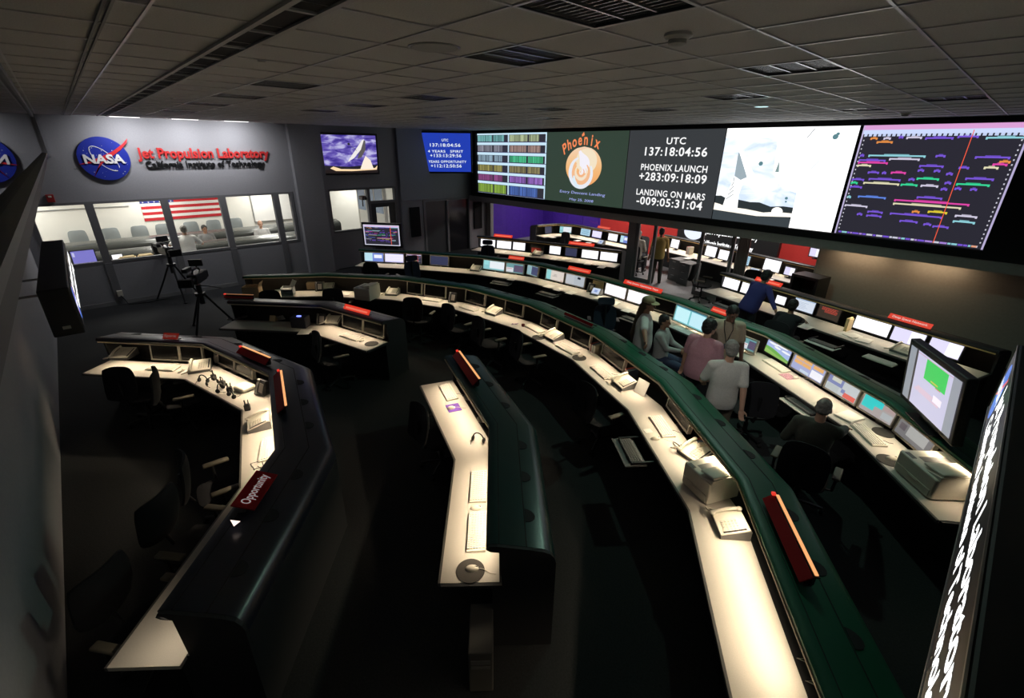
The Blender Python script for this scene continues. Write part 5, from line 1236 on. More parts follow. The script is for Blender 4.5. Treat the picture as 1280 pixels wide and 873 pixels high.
# right one hangs edge-on along the camera's right
def axy(px, py): d = ray(px, py); return d.x/d.y, d.z/d.y
XR_ = 0.30
pn = onx(1176, 838, XR_); pf = onx(1262, 452, XR_)
y0, y1 = onx(1200, 845, XR_).y, onx(1255, 470, XR_).y
c_ = 0.23; yn, yf = 4.9*c_, 18.6*c_; zb, zt = CAM_Z-7.05*c_, CAM_Z-4.95*c_
t = thing('banner_display', 'long black display at the right edge with rows of white letters, almost edge-on', 'display', (c_, (yn+yf)/2, (zb+zt)/2), -PI/2)
L_, h_ = yf-yn, zt-zb
b = MB(); b.rbox((0, 0.118, 0), (L_, 0.23, h_), 0.012); b.build('case', M_BLACK, t)
b = MB(); b.box((0, -0.002, h_/2-0.01), (L_, 0.006, 0.012)); b.box((0, -0.002, -h_/2+0.01), (L_, 0.006, 0.012)); b.build('face_trim', M_ALU, t)
cv = Canvas(L_-0.04, h_-0.05); banner(cv); cv.build('screen', t, (0, -0.001, 0))
for x in (-1.2, 1.2):
    b = MB(); b.cyl((x, 0.12, h_/2), (x, 0.12, ZC-(zb+zt)/2), 0.015); b.build('ceiling_rod', M_BLACK, t)
# big presentation screen on a floor stand behind the end of the second console
a = at(1117, 496, 1.22); b_ = at(1180, 560, 1.22)
d_ = b_-a; hh = math.atan2(d_.y, d_.x); c_ = (a+b_)/2
def zat(p, px, py): d = ray(px, py); return CAM_Z+math.hypot(p.x, p.y)*d.z/math.hypot(d.x, d.y)
z0, z1 = 1.235, 2.0
def status(cv):
    cv.rect(0, 0, 1, 1, (0.72, 0.70, 0.92), 0.85); cv.rect(0, 0, 0.13, 1, (0.42, 0.46, 0.52), 0.7, 2); cv.rect(0.13, 0, 0.17, 1, (0.10, 0.09, 0.10), 0.5, 2); cv.rect(0.86, 0, 1, 1, (0.45, 0.48, 0.55), 0.7, 2)
    cv.rect(0.36, 0.60, 0.78, 0.96, (0.06, 0.72, 0.14), 0.85, 3); cv.rect(0.5, 0.63, 0.64, 0.655, (0.8, 0.7, 0.1), 0.8, 4); cv.rect(0.17, 0.965, 0.86, 0.972, (0.9, 0.3, 0.35), 0.7, 4); cv.rect(0.6, 0.585, 0.7, 0.6, (0.9, 0.2, 0.1), 0.7, 4)
    for k in range(7): cv.rect(0.22+0.03*k, 0.3+0.03*(k % 3), 0.30+0.07*k, 0.34+0.035*(k % 3), (0.85, 0.66, 0.80), 0.85, 3)
    cv.rect(0.6, 0.34, 0.76, 0.46, (0.95, 0.88, 0.98), 1.0, 4)
w_ = d_.length
t = television('presentation_screen', 'large upright screen with a green block standing on the end of the second console', (c_.x, c_.y, (z0+z1)/2), hh, w_, z1-z0, status, tilt=-8, deep=0.1, cat='screen')
b = MB(); b.box((0, 0.14, -(z1-z0)/2-0.02), (0.3, 0.06, 0.16)); b.box((0, 0.14, 1.176-(z0+z1)/2), (0.5, 0.26, 0.012)); b.build('stand', M_BLACK, t)
# timeline screen behind the far end of the second console
a, h = E_.find(446, 0.75, 1.3, (0, 1)); b_, _ = E_.find(501, 0.75, 1.3, (0, 1)); d_ = b_-a; hh = math.atan2(d_.y, d_.x); c_ = (a+b_)/2
z0, z1 = zat(c_, 473, 309.5), zat(c_, 473, 279)
def tl(cv):
    cv.rect(0, 0, 1, 1, (0.8, 0.8, 0.95), 0.8); sub = Canvas(cv.w*0.96, cv.h*0.92); gantt(sub, 2); o = len(cv.mb.mats)
    for m_ in sub.mb.mats: cv.mb.use(m_)
    for f, mi in zip(sub.mb.f, sub.mb.mi): cv.mb.use(sub.mb.mats[mi]); cv.mb.add([sub.mb.v[i]+Vector((0, -0.0008, 0)) for i in f], [tuple(range(len(f)))])
t = television('presentation_screen', 'black framed timeline screen on a stand below the wall television with the dish', (c_.x, c_.y, (z0+z1)/2), hh, d_.length*1.06, z1-z0, tl, deep=0.1, cat='screen')
b = MB(); b.cyl((0, 0.2, -(z0+z1)/2+0.03), (0, 0.2, 0.1), 0.03); b.box((0, 0.2, -(z0+z1)/2+0.016), (0.6, 0.4, 0.03)); b.build('floor_stand', M_BLACK, t)
# ------------------------------------------------------------------ monitors
def row(con, name, items, **kw):
    for n, it in enumerate(items):
        px0, px1, kind = it[:3]; o = dict(kw); o.update(it[3] if len(it) > 3 and isinstance(it[3], dict) else {})
        lab = o.pop('label', None) or '%s monitor, %s from the left on the %s' % (LOOK[kind], ORD[n], name)
        mon(con, px0, px1, kind, lab, seed=n+int(px0), **o)
LOOK = {'off': 'blank grey-framed', 'white': 'bright white', 'lilac': 'pale lilac', 'page': 'pale blue page', 'winblue': 'blue windowed', 'mauve': 'pale violet', 'navy': 'dim navy', 'gantt': 'dark timeline', 'cyan': 'wide cyan', 'paleteal': 'pale teal', 'mixed': 'teal and dark mixed',
        'mixed2': 'teal and navy', 'beige': 'beige and teal', 'greyblue': 'grey blue', 'hills': 'green hill wallpaper', 'orange': 'orange block', 'patch': 'grey and red patched', 'tealpatch': 'teal patched', 'dim': 'dim grey', 'redtext': 'dark red-text', 'blue': 'violet blue', 'bluelight': 'light blue'}
row(A, 'navy console', [(187, 223.5, 'off', {'seg': 0}), (223.5, 253, 'off', {'seg': 0}), (256, 270, 'off', {'seg': 1, 'turn': -0.35}), (271, 292.5, 'off', {'seg': 1}), (292.5, 315.5, 'off', {'seg': 1})])
row(B, 'short dark console', [(427.5, 453.5, 'off'), (454, 480, 'off')], seg=1, d=0.16, asp=0.82)
row(Cc, 'teal centre console', [(572, 589, 'off'), (589.5, 606, 'off')], seg=0)
row(D, 'longest console', [(421.5, 450, 'off', {'seg': 2}), (508, 527, 'off'), (529.5, 557, 'off'), (581, 606, 'off'), (631, 654.5, 'off'), (676, 696, 'off'), (714, 738, 'off'), (753, 781, 'off'), (836, 864, 'off', {'seg': 6, 'asp': 0.75})], asp=0.8)
row(E_, 'second console', [(455, 480, 'winblue'), (480.5, 505.5, 'mauve'), (507.5, 527.5, 'gantt'), (537, 561, 'navy'), (603.5, 631, 'paleteal'), (632, 655, 'mixed'), (655.5, 675.5, 'mixed2', {'turn': -0.4, 'd': 0.18}), (682, 705.5, 'beige'), (706.5, 731, 'greyblue'),
                           (756, 782.5, 'white'), (783.5, 812, 'white'), (816, 847, 'off'), (842, 881, 'cyan', {'asp': 0.6, 'd': -0.17, 'z': 0.742, 'stand': 0.05}), (884, 898, 'mixed2', {'d': 0.17}),
                           (927, 945, 'mixed', {'d': -0.15, 'z': 0.742, 'stand': 0.06}), (957, 989, 'hills', {'bez': M_BEZD, 'seg': 6}), (990, 1032, 'orange', {'asp': 0.66, 'seg': 6}), (1033, 1074, 'patch', {'asp': 0.68, 'seg': 6}), (1075, 1120, 'tealpatch', {'asp': 0.68, 'seg': 6}), (1121, 1166, 'dim', {'asp': 0.62, 'seg': 7})])
row(Fc, 'straight back console', [(902, 925, 'white'), (925.5, 945, 'white'), (969, 983, 'white'), (992, 1019, 'page'), (1021, 1051, 'redtext', {'bez': M_BEZD}), (1067, 1113, 'white', {'asp': 0.62}), (1114, 1158, 'lilac', {'asp': 0.62}), (1159, 1204, 'lilac', {'asp': 0.62})], bez=M_BEZD, d=0.17)
row(G1, 'back console before the purple wall', [(600.5, 620, 'white'), (620.5, 640, 'white'), (640.5, 657.5, 'white'), (686, 701.5, 'white'), (706, 721.5, 'navy'), (726.5, 749, 'white'), (749.5, 772, 'white')], bez=M_BEZD, d=0.17)
row(G2, 'corner console behind the glass', [(681, 690, 'navy', {'seg': 0}), (699, 715, 'paleteal'), (725.5, 738.5, 'bluelight'), (740, 752.5, 'mauve'), (759.5, 772.5, 'white'), (775, 785, 'winblue')], bez=M_BEZD, d=0.17)
row(Hc, 'red wall console behind the glass doors', [(838, 849, 'white'), (881, 895, 'white'), (897, 911, 'white'), (923, 937, 'bluelight'), (953, 975, 'white'), (979, 993, 'lilac')], bez=M_BEZD, d=-0.16, z=0.742, stand=0.06)
# ------------------------------------------------------------------ desk things
ZD = 0.7415
def desk_at(con, px, py, dz=0): 
    p = at(px, py, ZD); p.z = ZD+dz; return p, con.near(p)
def put(kind, maker, con, items, group):
    for it in items:
        px, py, lab = it[:3]; o = it[3] if len(it) > 3 else {}
        p, h = desk_at(con, px, py, o.get('dz', 0)); p.z = o.get('z', p.z)
        t = place(kind, maker, p, h+o.get('turn', 0), lab, group, o.get('scale'))
        if CATS.get(kind): t['category'] = CATS[kind]
CATS = {}
PH = 'cream console phones'
put('phone', proto_phone, A, [(156, 446, 'cream phone with tilted white panel at the far left end of the navy console', {'turn': 0.1}), (251, 462, 'cream phone at the first bend of the navy console', {'turn': 0.5}), (325, 532, 'cream phone at the near bend of the navy console')], PH)
put('phone', proto_phone, B, [(417, 404, 'cream phone left of the two blank monitors on the short dark console', {'turn': 0.5})], PH)
put('phone', proto_phone, D, [(410, 361, 'cream phone left of the leftmost blank monitor on the longest console'), (491, 368, 'cream phone right of the far printer on the longest console'), (617.5, 392, 'cream phone between the fourth and fifth blank monitors of the longest console'), (692, 423, 'cream phone right of the first mouse pad on the longest console'),
    (780, 482, 'cream phone before the wide bare stretch of the longest console'), (868, 570, 'cream phone partly hidden behind the near printer', {'turn': 0.4}), (912, 660, 'nearest cream phone, between the near printer and the bare desk end', {'turn': 0.1})], PH)
put('phone', proto_phone, E_, [(595, 338, 'cream phone left of the pale teal monitor on the second console')], PH)
put('phone', proto_phone, G1, [(672, 319, 'cream phone in the middle of the back console before the purple wall')], PH)
put('phone', proto_phone, Fc, [(1128, 441, 'cream phone on the straight back console near the lilac monitors')], PH)
for o_ in bpy.data.objects:
    if o_.name.startswith('desk_phone') and o_.parent is None: o_['category'] = 'telephone'
KB = 'keyboards on the consoles'
put('keyboard', proto_keyboard, A, [(204, 461, 'cream keyboard on the far left arm of the navy console'), (335, 562, 'cream keyboard mostly hidden under the navy console canopy near its phone', {'turn': -0.1})], KB)
put('keyboard', proto_keyboard, B, [(439, 422, 'cream keyboard before the two blank monitors of the short dark console')], KB)
put('keyboard', proto_keyboard, Cc, [(560.5, 491, 'cream keyboard beside the purple mouse mat on the teal console'), (598, 609, 'upper cream keyboard half under the teal console canopy'), (596, 665, 'lower cream keyboard half under the teal console canopy')], KB)
put('keyboard', proto_keyboard, D, [(540, 375.5, 'cream keyboard under the third blank monitor of the longest console'), (586, 386, 'cream keyboard under the fourth blank monitor of the longest console'), (668, 411.5, 'cream keyboard under the sixth blank monitor of the longest console'), (709, 437, 'cream keyboard between a cream phone and the second mouse pad on the longest console'),
    (752, 466, 'cream keyboard left of the phone before the bare stretch of the longest console'), (827, 534, 'nearest cream keyboard on the longest console, beside the white note')], KB)
put('keyboard', proto_keyboard, E_, [(970, 458, 'dark-looking keyboard under the green hill wallpaper monitor'), (1085, 545, 'cream keyboard in front of the seated older person, right side')], KB)
put('keyboard', proto_keyboard, Fc, [(1100, 449, 'keyboard on the front edge of the straight back console', {'z': 0.70})], KB)
put('mouse', proto_mouse, A, [(226, 465, 'cream mouse beside the far keyboard of the navy console')], 'computer mice')
put('pad', proto_pad, D, [(673, 422, 'round dark mouse pad left of a cream phone on the longest console'), (724, 447.5, 'round dark mouse pad in the middle of the longest console')], 'round dark mouse pads')
put('pad', proto_pad, B, [(464.5, 430, 'round dark mouse pad at the right end of the short dark console')], 'round dark mouse pads')
put('pad', proto_pad, Cc, [(588, 714, 'large round dark mouse pad at the near end of the teal console')], 'round dark mouse pads')
put('pad', proto_pad, E_, [(1111, 576, 'round dark mouse pad beside the dark printer on the second console'), (1104, 541, 'round dark mouse pad under the teal patched monitor')], 'round dark mouse pads')
for o_ in bpy.data.objects:
    if o_.name.startswith('mouse_pad') and o_.parent is None: o_['category'] = 'mouse pad'
MD = 0.0045
put('mouse', proto_mouse, D, [(675, 420.5, 'cream mouse on the left mouse pad of the longest console', {'dz': MD}), (725, 446, 'cream mouse on the middle mouse pad of the longest console', {'dz': MD}), (819, 549, 'cream mouse left of the nearest keyboard on the longest console')], 'computer mice')
put('mouse', proto_mouse, B, [(452.5, 426.5, 'cream mouse right of the keyboard on the short dark console')], 'computer mice')
put('mouse', proto_mouse, Cc, [(564, 511, 'cream mouse on the purple mat of the teal console', {'dz': 0.0035}), (595, 636, 'cream mouse between the two half hidden keyboards of the teal console'), (590, 712, 'cream mouse on the round pad of the teal console', {'dz': MD})], 'computer mice')
put('mouse', proto_mouse, E_, [(1114, 574, 'cream mouse beside the dark printer on the second console', {'dz': MD}), (995, 473, 'mouse right of the dark-looking keyboard on the second console')], 'computer mice')
def simple(name, cat, lab, con, px, py, fn, m=None, turn=0, group=None, dz=0, z=None, smooth=False):
    p, h = desk_at(con, px, py, dz)
    if z is not None: p.z = z
    b = MB(); fn(b); o = b.build(name, m, None, smooth); o.location = p; o.rotation_euler = (0, 0, h+turn)
    return tag(o, lab, cat, group)
M_PURP = mat('purple_mat', (0.14, 0.05, 0.35), 0.8)
simple('mouse_mat', 'mouse mat', 'square purple mouse mat on the teal centre console', Cc, 567, 510, lambda b: b.box((0, 0, 0.0015), (0.2, 0.18, 0.003)), M_PURP)
simple('mouse_mat', 'mouse mat', 'speckled pink mat under a mouse near the hill wallpaper monitor', E_, 985, 471, lambda b: b.box((0, 0, 0.0015), (0.2, 0.18, 0.003)), mat('pink_mat', (0.4, 0.2, 0.25), 0.8, noise=0.5, nscale=60))
def papers(con, lst):
    for px, py, lab, n, tr in lst:
        p, h = desk_at(con, px, py); b = proto_paper(n=n); o = b.build('paper_sheet' if n == 1 else 'paper_stack', M_PAPER); o.location = p; o.rotation_euler = (0, 0, h+tr)
        tag(o, lab, 'paper', 'papers on the consoles')
papers(D, [(810, 539, 'small white note beside the nearest keyboard', 1, 0.1)])
bpy.data.objects['paper_sheet'].scale = (0.4, 0.35, 1)
papers(B, [(381, 415, 'cream sheet at the bend of the short dark console', 1, 0.2), (348, 398, 'loose sheet on the unlit left arm of the short dark console', 1, 0.7)])
papers(E_, [(640, 349, 'sheet on the desk under the teal and dark mixed monitor', 1, 0.1), (686, 358, 'leftmost of three sheets under the beige monitor', 1, 0.1), (699, 362, 'middle of three sheets under the beige monitor', 1, 0.0), (714, 366, 'rightmost of three sheets under the beige monitor', 1, 0.05),
    (749, 374.5, 'thick cream paper stack left of the paired white monitors', 12, 0.2), (767, 380, 'thinner paper stack under the paired white monitors', 8, 0.25), (785, 388, 'single sheet right of the two paper stacks', 1, 0.1), (852, 409, 'open sheet under the wide cyan monitor', 1, 0.1), (868, 413, 'second sheet under the wide cyan monitor', 1, 0.2),
    (1062, 522, 'bright paper stack right of the seated older person', 8, 0.2)])
papers(Fc, [(915, 372, 'long sheet before the paired white monitors of the straight back console', 1, 0.0), (1056, 418, 'left sheet beside the manila folder', 1, 0.1), (1066, 420, 'middle paper stack beside the manila folder', 5, -0.2), (1080, 426, 'right paper stack beside the manila folder', 6, 0.2), (1007, 409, 'sheet under the hand of the seated person in black', 1, 0.1)])
papers(G1, [(610, 312, 'left sheet on the back console before the purple wall', 1, 0.1), (628, 315, 'second sheet on the back console before the purple wall', 1, 0.0), (692, 324, 'sheet under the narrow white monitor of the back console', 1, 0.1), (706, 325, 'paper stack under the dim navy monitor of the back console', 6, 0.1), (735, 330, 'sheet under the right white monitors of the back console', 1, 0.1), (752, 334, 'rightmost sheet on the back console before the purple wall', 1, 0.0)])
papers(G2, [(690, 297, 'paper stack on the corner console behind the glass', 6, 0.1), (722, 301, 'red-lit sheet on the corner console behind the glass', 1, 0.1), (735, 304, 'second red-lit sheet on the corner console behind the glass', 1, 0.3)])
papers(Hc, [(860, 323, 'sheet on the left of the red wall console', 1, 0.1), (960, 350, 'papers before the wide white monitor on the red wall console', 3, 0.1)])
papers(D, [(349, 364, 'white sheet before the organizer on the longest console', 1, 0.2), (432, 367, 'sheet under the leftmost blank monitor of the longest console', 1, 0.1)])
# folders, boxes, books
def folder(b): b.box((0, 0, 0.13), (0.03, 0.2, 0.26)); b.box((0.03, 0.0, 0.12), (0.012, 0.2, 0.24))
simple('file_folder', 'folder', 'upright manila folder between dark and white monitors on the straight back console', Fc, 1058, 413, folder, M_MANILA, 0.1)
def carton(w_, l_, h_):
    def f(b):
        b.box((0, 0, 0.005), (w_, l_, 0.01))
        for s in (-1, 1): b.box((s*(w_/2-0.004), 0, h_/2), (0.008, l_, h_)); b.box((0, s*(l_/2-0.004), h_/2), (w_-0.016, 0.008, h_))
        b.box((w_/2+0.02, 0, h_+0.04), (0.006, l_, 0.12), Matrix.Rotation(0.4, 3, 'Y'))
    return f
simple('cardboard_box', 'box', 'open cardboard box at the far left end of the longest console', D, 317, 370, carton(0.36, 0.24, 0.24), M_CARD)
simple('cardboard_box', 'box', 'small closed brown box beside the black phone at the far left of the longest console', D, 390, 361, lambda b: b.rbox((0, 0, 0.08), (0.2, 0.14, 0.16), 0.004), M_CARD)
p, h = desk_at(D, 361, 368); t = thing('desk_organizer', 'translucent white desk organizer with a raised flap on the longest console', 'organizer', p, h)
b = MB()
for k in range(3): b.box((0, 0, 0.004+0.065*k), (0.26, 0.2, 0.006))
for s in (-1, 1): b.box((s*0.13, 0, 0.09), (0.006, 0.2, 0.18))
b.box((0, 0.1, 0.09), (0.26, 0.005, 0.18)); b.build('trays', mat('clear_white', (0.55, 0.55, 0.54), 0.3), t)
b = MB(); b.box((0.12, 0.05, 0.24), (0.1, 0.004, 0.2), Matrix.Rotation(0.5, 3, 'Y')); b.build('flap', M_PAPER, t)
BK = [(0.32, 0.05, 0.04), (0.10, 0.12, 0.18), (0.45, 0.40, 0.3), (0.08, 0.06, 0.05), (0.5, 0.42, 0.28)]
def books(con, px, n, place_txt, seg=None, d=0.2, group='books under the canopies'):
    c_, h = con.find(px, d, 0.8, seg)
    for k in range(n):
        th = 0.03+0.012*(k % 3); x = (k-(n-1)/2)*0.052
        b = MB(); col = BK[k % 5]
        b.box((0, 0, 0.125), (th, 0.19, 0.25), Matrix.Rotation(0.06, 3, 'Y'))
        t = thing('book', '%s book of the row %s' % (('red-spined', 'blue-spined', 'beige-spined', 'dark-spined', 'tan-spined')[k % 5], place_txt), 'book', (c_.x+x*math.cos(h), c_.y+x*math.sin(h), 0.624), h, group)
        b.build('cover', mat('book_cover_%d' % (k % 5), col, 0.6), t)
        b = MB(); b.box((0, 0.0, 0.127), (th-0.008, 0.194, 0.242), Matrix.Rotation(0.06, 3, 'Y')); b.build('pages', M_PAPER, t)
books(D, 744.5, 3, 'between the seventh and eighth blank monitors')
books(D, 789, 2, 'right of the eighth blank monitor')
books(D, 879, 3, 'behind the near printer', (6,))
# printers
p, h = desk_at(D, 460, 373); t = place('printer', proto_printer, p, h-0.2, 'cream laser printer at the far part of the longest console', 'cream laser printers'); t['category'] = 'printer'
p, h = desk_at(D, 886, 612); t = place('printer', proto_printer, p, h+0.25, 'large cream laser printer near the bottom right on the longest console', 'cream laser printers', (0.92, 0.9, 0.88)); t['category'] = 'printer'
p, h = desk_at(E_, 1168, 606); t = place('printer', proto_printer, p, h+0.05, 'printer with a dark front at the right end of the second console', 'cream laser printers', (1.25, 1.15, 0.85)); t['category'] = 'printer'
# handset phones standing under the canopies
def wp(con, px, lab, seg=None, d=0.02):
    c_, h = con.find(px, d, 0.8, seg); c_.z = ZD
    t = place('wallphone', proto_wallphone, c_, h, lab, 'upright black phones'); t['category'] = 'telephone'
wp(A, 326, 'upright black phone at the bend of the navy console', 1, -0.02); wp(B, 401, 'upright black phone with a small red light on the short dark console', None, 0.0); wp(D, 399, 'upright black phone behind the small brown box'); wp(D, 565, 'upright black phone between the third and fourth blank monitors')
wp(E_, 738, 'upright black phone left of the tablet phone on the second console')
# tablet phones
def tablet():
    t = thing('tablet_phone', '', 'telephone')
    b = MB(); b.prism([(-0.08, 0.0), (0.1, 0.0), (0.1, 0.15), (0.07, 0.16), (-0.08, 0.03)], 'x', -0.13, 0.13); b.build('body', M_GREYP, t)
    cv = Canvas(0.2, 0.15); cv.rect(0, 0, 1, 1, (0.7, 0.8, 1.0), 0.8); cv.rect(0.3, 0.3, 0.7, 0.7, (0.3, 0.45, 0.9), 0.7, 2)
    a = math.atan2(0.15, 0.13); cv.build('screen', t, (0, -0.02, 0.105), (-(PI/2-a), 0, 0))
    return t
p, h = desk_at(E_, 745, 369); t = place('tablet', tablet, p, h+0.2, 'tilted tablet phone with pale blue screen left of the paired white monitors', 'tablet phones')
p, h = desk_at(G2, 751, 306); t = place('tablet', tablet, p, h, 'small tilted tablet phone behind the glass on the corner console', 'tablet phones')
p, h = desk_at(Hc, 942, 343); t = place('tablet', tablet, p, h, 'open tablet phone on the red wall console behind the glass doors', 'tablet phones', (1.3, 1, 1))
# speaker box with blue light, clutter on the short dark console
p, h = desk_at(B, 376, 409); t = thing('intercom_speaker', 'grey speaker box with a glowing blue light on the short dark console', 'speaker', p, h)
b = MB(); b.rbox((0, 0.02, 0.11), (0.3, 0.2, 0.22), 0.012); b.build('cabinet', mat('speaker_grey', (0.05, 0.05, 0.07), 0.6), t)
b = MB(); b.ell((0.0, 0.0, 0.225), (0.05, 0.03, 0.012)); b.build('blue_light', emat((0.15, 0.2, 1.0), 3.0), t, True)
simple('name_card', 'card', 'small folded card on the unlit left arm of the short dark console', B, 342, 401, lambda b: b.prism([(-0.05, 0), (0.05, 0), (0.0, 0.11)], 'x', -0.06, 0.06), M_MANILA)
for k, (px, py) in enumerate(((288, 400), (297, 399), (306, 397))):
    simple('cable_coil', 'cable', 'loose grey cable coil on the unlit desk arm, %s from the left' % ORD[k], B, px, py, lambda b: b.tube([(0.07*math.cos(a*0.5)*(1-0.008*a), 0.05*math.sin(a*0.5), 0.006+0.0006*a) for a in range(36)], 0.006, 6), M_GREYP, k*0.7, 'coiled cables on the short dark console', smooth=True)
# headsets and small microphones on the navy console
def headset(b):
    b.tube([(0.07*math.cos(a), 0, 0.035+0.085*math.sin(a)) for a in [PI*q/10 for q in range(11)]], 0.008, 8)
    for s in (-1, 1): b.ell((s*0.07, 0, 0.034), (0.018, 0.032, 0.034))
    b.tube([(-0.07, 0, 0.03), (-0.08, -0.05, 0.02), (-0.05, -0.1, 0.012)], 0.004, 6)
for k, (px, py) in enumerate(((255, 478), (266, 481), (276, 489), (290, 497))):
    simple('headset', 'headset', 'black headset lying on the navy console, %s from the left in the row' % ORD[k], A, px, py, headset, M_BLACK, 0.4+0.9*k, 'black headsets on the navy console', smooth=True)
def micset(b):
    b.rbox((0, 0, 0.045), (0.075, 0.06, 0.09), 0.012); b.tube([(0.02, 0, 0.09), (0.025, -0.01, 0.14), (0.03, -0.04, 0.17)], 0.006, 8); b.cyl((-0.02, 0.01, 0.09), (-0.02, 0.01, 0.15), 0.008)
for k, (px, py) in enumerate(((268, 475), (279, 483), (288, 491), (310, 513))):
    simple('belt_radio', 'radio', 'small black upright radio on the navy console, %s from the left' % ORD[k], A, px, py, micset, M_BLACK, 0.5*k, 'black radios on the navy console')
simple('telephone_set', 'telephone', 'low rounded cream telephone base between radios and blank monitors on the navy console', A, 306, 487, lambda b: b.rbox((0, 0, 0.035), (0.24, 0.2, 0.07), 0.03, 3), M_IVORY, 0.1)
def glasses(b):
    for s in (-1, 1): b.tube([(s*0.035+0.028*math.cos(a), 0, 0.022+0.02*math.sin(a)) for a in [2*PI*q/12 for q in range(13)]], 0.003, 6); b.tube([(s*0.063, 0, 0.03), (s*0.066, 0.13, 0.006)], 0.003, 6)
    b.tube([(0.0+0.1*math.sin(q*0.7), 0.05+0.012*q, 0.006) for q in range(12)], 0.004, 6)
simple('coiled_lead', 'cable', 'dark lead and eyeglasses shape on the navy console above the unlit sign', A, 316, 586, glasses, M_BLACK, 0.3)
simple('headset', 'headset', 'black headset hanging down the desk back of the teal console', Cc, 598, 552, headset, M_BLACK, 0.8, 'black headsets', smooth=True)
simple('headset_cable', 'cable', 'black looped cable between the mouse and hidden phone on the longest console', D, 846, 559, lambda b: b.tube([(0.09*math.cos(a*0.5), 0.03*math.sin(a*0.5)+0.002*a, 0.006+0.0004*a) for a in range(17)], 0.005, 6), M_BLACK, 0.2, smooth=True)
def mug(b): b.lathe([(0.03, 0), (0.034, 0.002), (0.036, 0.045), (0.032, 0.045), (0.03, 0.006)], n=16)
simple('small_pot', 'cup', 'small dark red pot left of a keyboard on the longest console', D, 654, 408, mug, mat('dark_red', (0.15, 0.02, 0.02), 0.5), smooth=True)
def penset(b): b.cyl((0, 0, 0.005), (0.12, 0.03, 0.008), 0.005, n=8); b.cyl((0.02, -0.04, 0.005), (0.1, 0.08, 0.014), 0.005, n=8)
simple('pen', 'pen', 'pens lying near the small dark red pot on the longest console', D, 640, 405, penset, mat('pen_purple', (0.1, 0.03, 0.2), 0.4))
simple('document_stand', 'stand', 'paper sheet on a small stand below the canopy of the longest console', D, 801, 492, lambda b: b.box((0, 0.0, 0.1), (0.2, 0.006, 0.22), Matrix.Rotation(-0.4, 3, 'X')), M_PAPER, 0.2)
# pull-out keyboard trays
def tray(con, px, py, lab, m=M_GREYP, turn=0, w_=0.55):
    p = at(px, py, 0.66); h = con.near(p); t = thing('keyboard_tray', lab, 'keyboard tray', (p.x, p.y, 0.64), h+turn, 'pull-out keyboard trays')
    b = MB(); b.box((0, 0, 0.006), (w_, 0.26, 0.012)); b.build('shelf', m, t)
    b = MB(); b.box((0, 0.02, 0.024), (w_*0.82, 0.15, 0.02)); b.build('keyboard_body', M_GREYP, t)
    b = MB()
    for r_ in range(5):
        for k in range(14): b.box((-w_*0.38+w_*0.058*k, -0.04+0.028*r_, 0.037), (w_*0.05, 0.022, 0.008))
    b.build('keys', mat('tray_keys', (0.14, 0.135, 0.13), 0.6), t)
    b = MB()
    for s in (-1, 1): b.box((s*w_*0.45, 0.1, 0.03), (0.02, 0.3, 0.03))
    b.build('slide_rail', M_BLACK, t)
tray(D, 786, 564, 'grey keyboard tray pulled out under the longest console beside the empty chair')
tray(E_, 626, 354, 'keyboard tray under the teal and dark mixed monitor of the second console'); tray(E_, 684, 368, 'keyboard tray under the beige monitor of the second console'); tray(E_, 790, 400, 'keyboard tray left of the person in cap'); tray(E_, 1000, 508, 'long pale keyboard tray beside the seated older person', M_IVORY)
tray(Fc, 1028, 430, 'paper-covered keyboard tray under the dark red-text monitor', M_PAPER); tray(Fc, 903, 383, 'keyboard tray at the left end of the straight back console')
simple('wall_cabinet', 'cabinet', 'dark cabinet holding a pale screen at the right end behind the glass', Hc, 1006, 372, lambda b: [b.box((-0.27, 0, 0.45), (0.06, 0.5, 1.3)), b.box((0.3, 0, 0.45), (0.06, 0.5, 1.3)), b.box((0, 0, 1.07), (0.6, 0.5, 0.06)), b.box((0, 0.23, 0.45), (0.6, 0.04, 1.3))], M_BLACK, z=0.2)
mon(Hc, 1004, 1017, 'page', 'pale screen inside the dark cabinet at the right end behind the glass', d=-0.45, z=0.742, stand=0.06, bez=M_BEZD, group='lit monitors')
# drawer pedestals behind the glass doors
for k, (px, py) in enumerate(((841, 352), (857, 356))):
    p = at(px, py, 0.0); t = thing('drawer_pedestal', 'dark drawer pedestal behind the glass doors, %s' % ('nearer the person in yellow', 'nearer the pale chair')[k], 'cabinet', (p.x, p.y+(0.3, 0.08)[k], 0), math.radians(-15), 'drawer pedestals')
    b = MB(); b.box((0, 0, 0.36), (0.44, 0.5, 0.7)); b.build('body', M_GREYP, t)
    for q in range(3):
        b = MB(); b.box((0, -0.256, 0.14+0.22*q), (0.40, 0.012, 0.2)); dr = b.build('drawer', mat('drawer_front', (0.10, 0.11, 0.12), 0.5), t)
        b = MB(); b.cyl((-0.06, -0.275, 0.2+0.22*q), (0.06, -0.275, 0.2+0.22*q), 0.008); b.build('handle', M_ALU, dr)
books(Hc, 862, 3, 'on the red wall console beside the person in yellow', None, -0.2, 'binders on the red wall console')
for o_ in bpy.data.objects:
    if o_.get('group') == 'binders on the red wall console': o_.location.z = 0.742
p = at(1017, 324, 1.33)
monitor(0.34, 0.26, 'lilac', (p.x, p.y, p.z), math.radians(-15), 'small lilac screen on top of the dark cabinet behind the glass', 0, M_BEZD, 'lit monitors', 0.04)
h = Cc.H[-1]; p = at(602, 764, 0.46)+0.14*Vector((math.cos(h), math.sin(h), 0))
t = thing('computer_tower', 'pale computer tower on the floor under the near end of the teal console', 'computer', (p.x, p.y, 0), h)
b = MB(); b.rbox((0, 0, 0.23), (0.42, 0.19, 0.46), 0.01); b.build('case', mat('tower_beige', (0.10, 0.095, 0.085), 0.6), t)
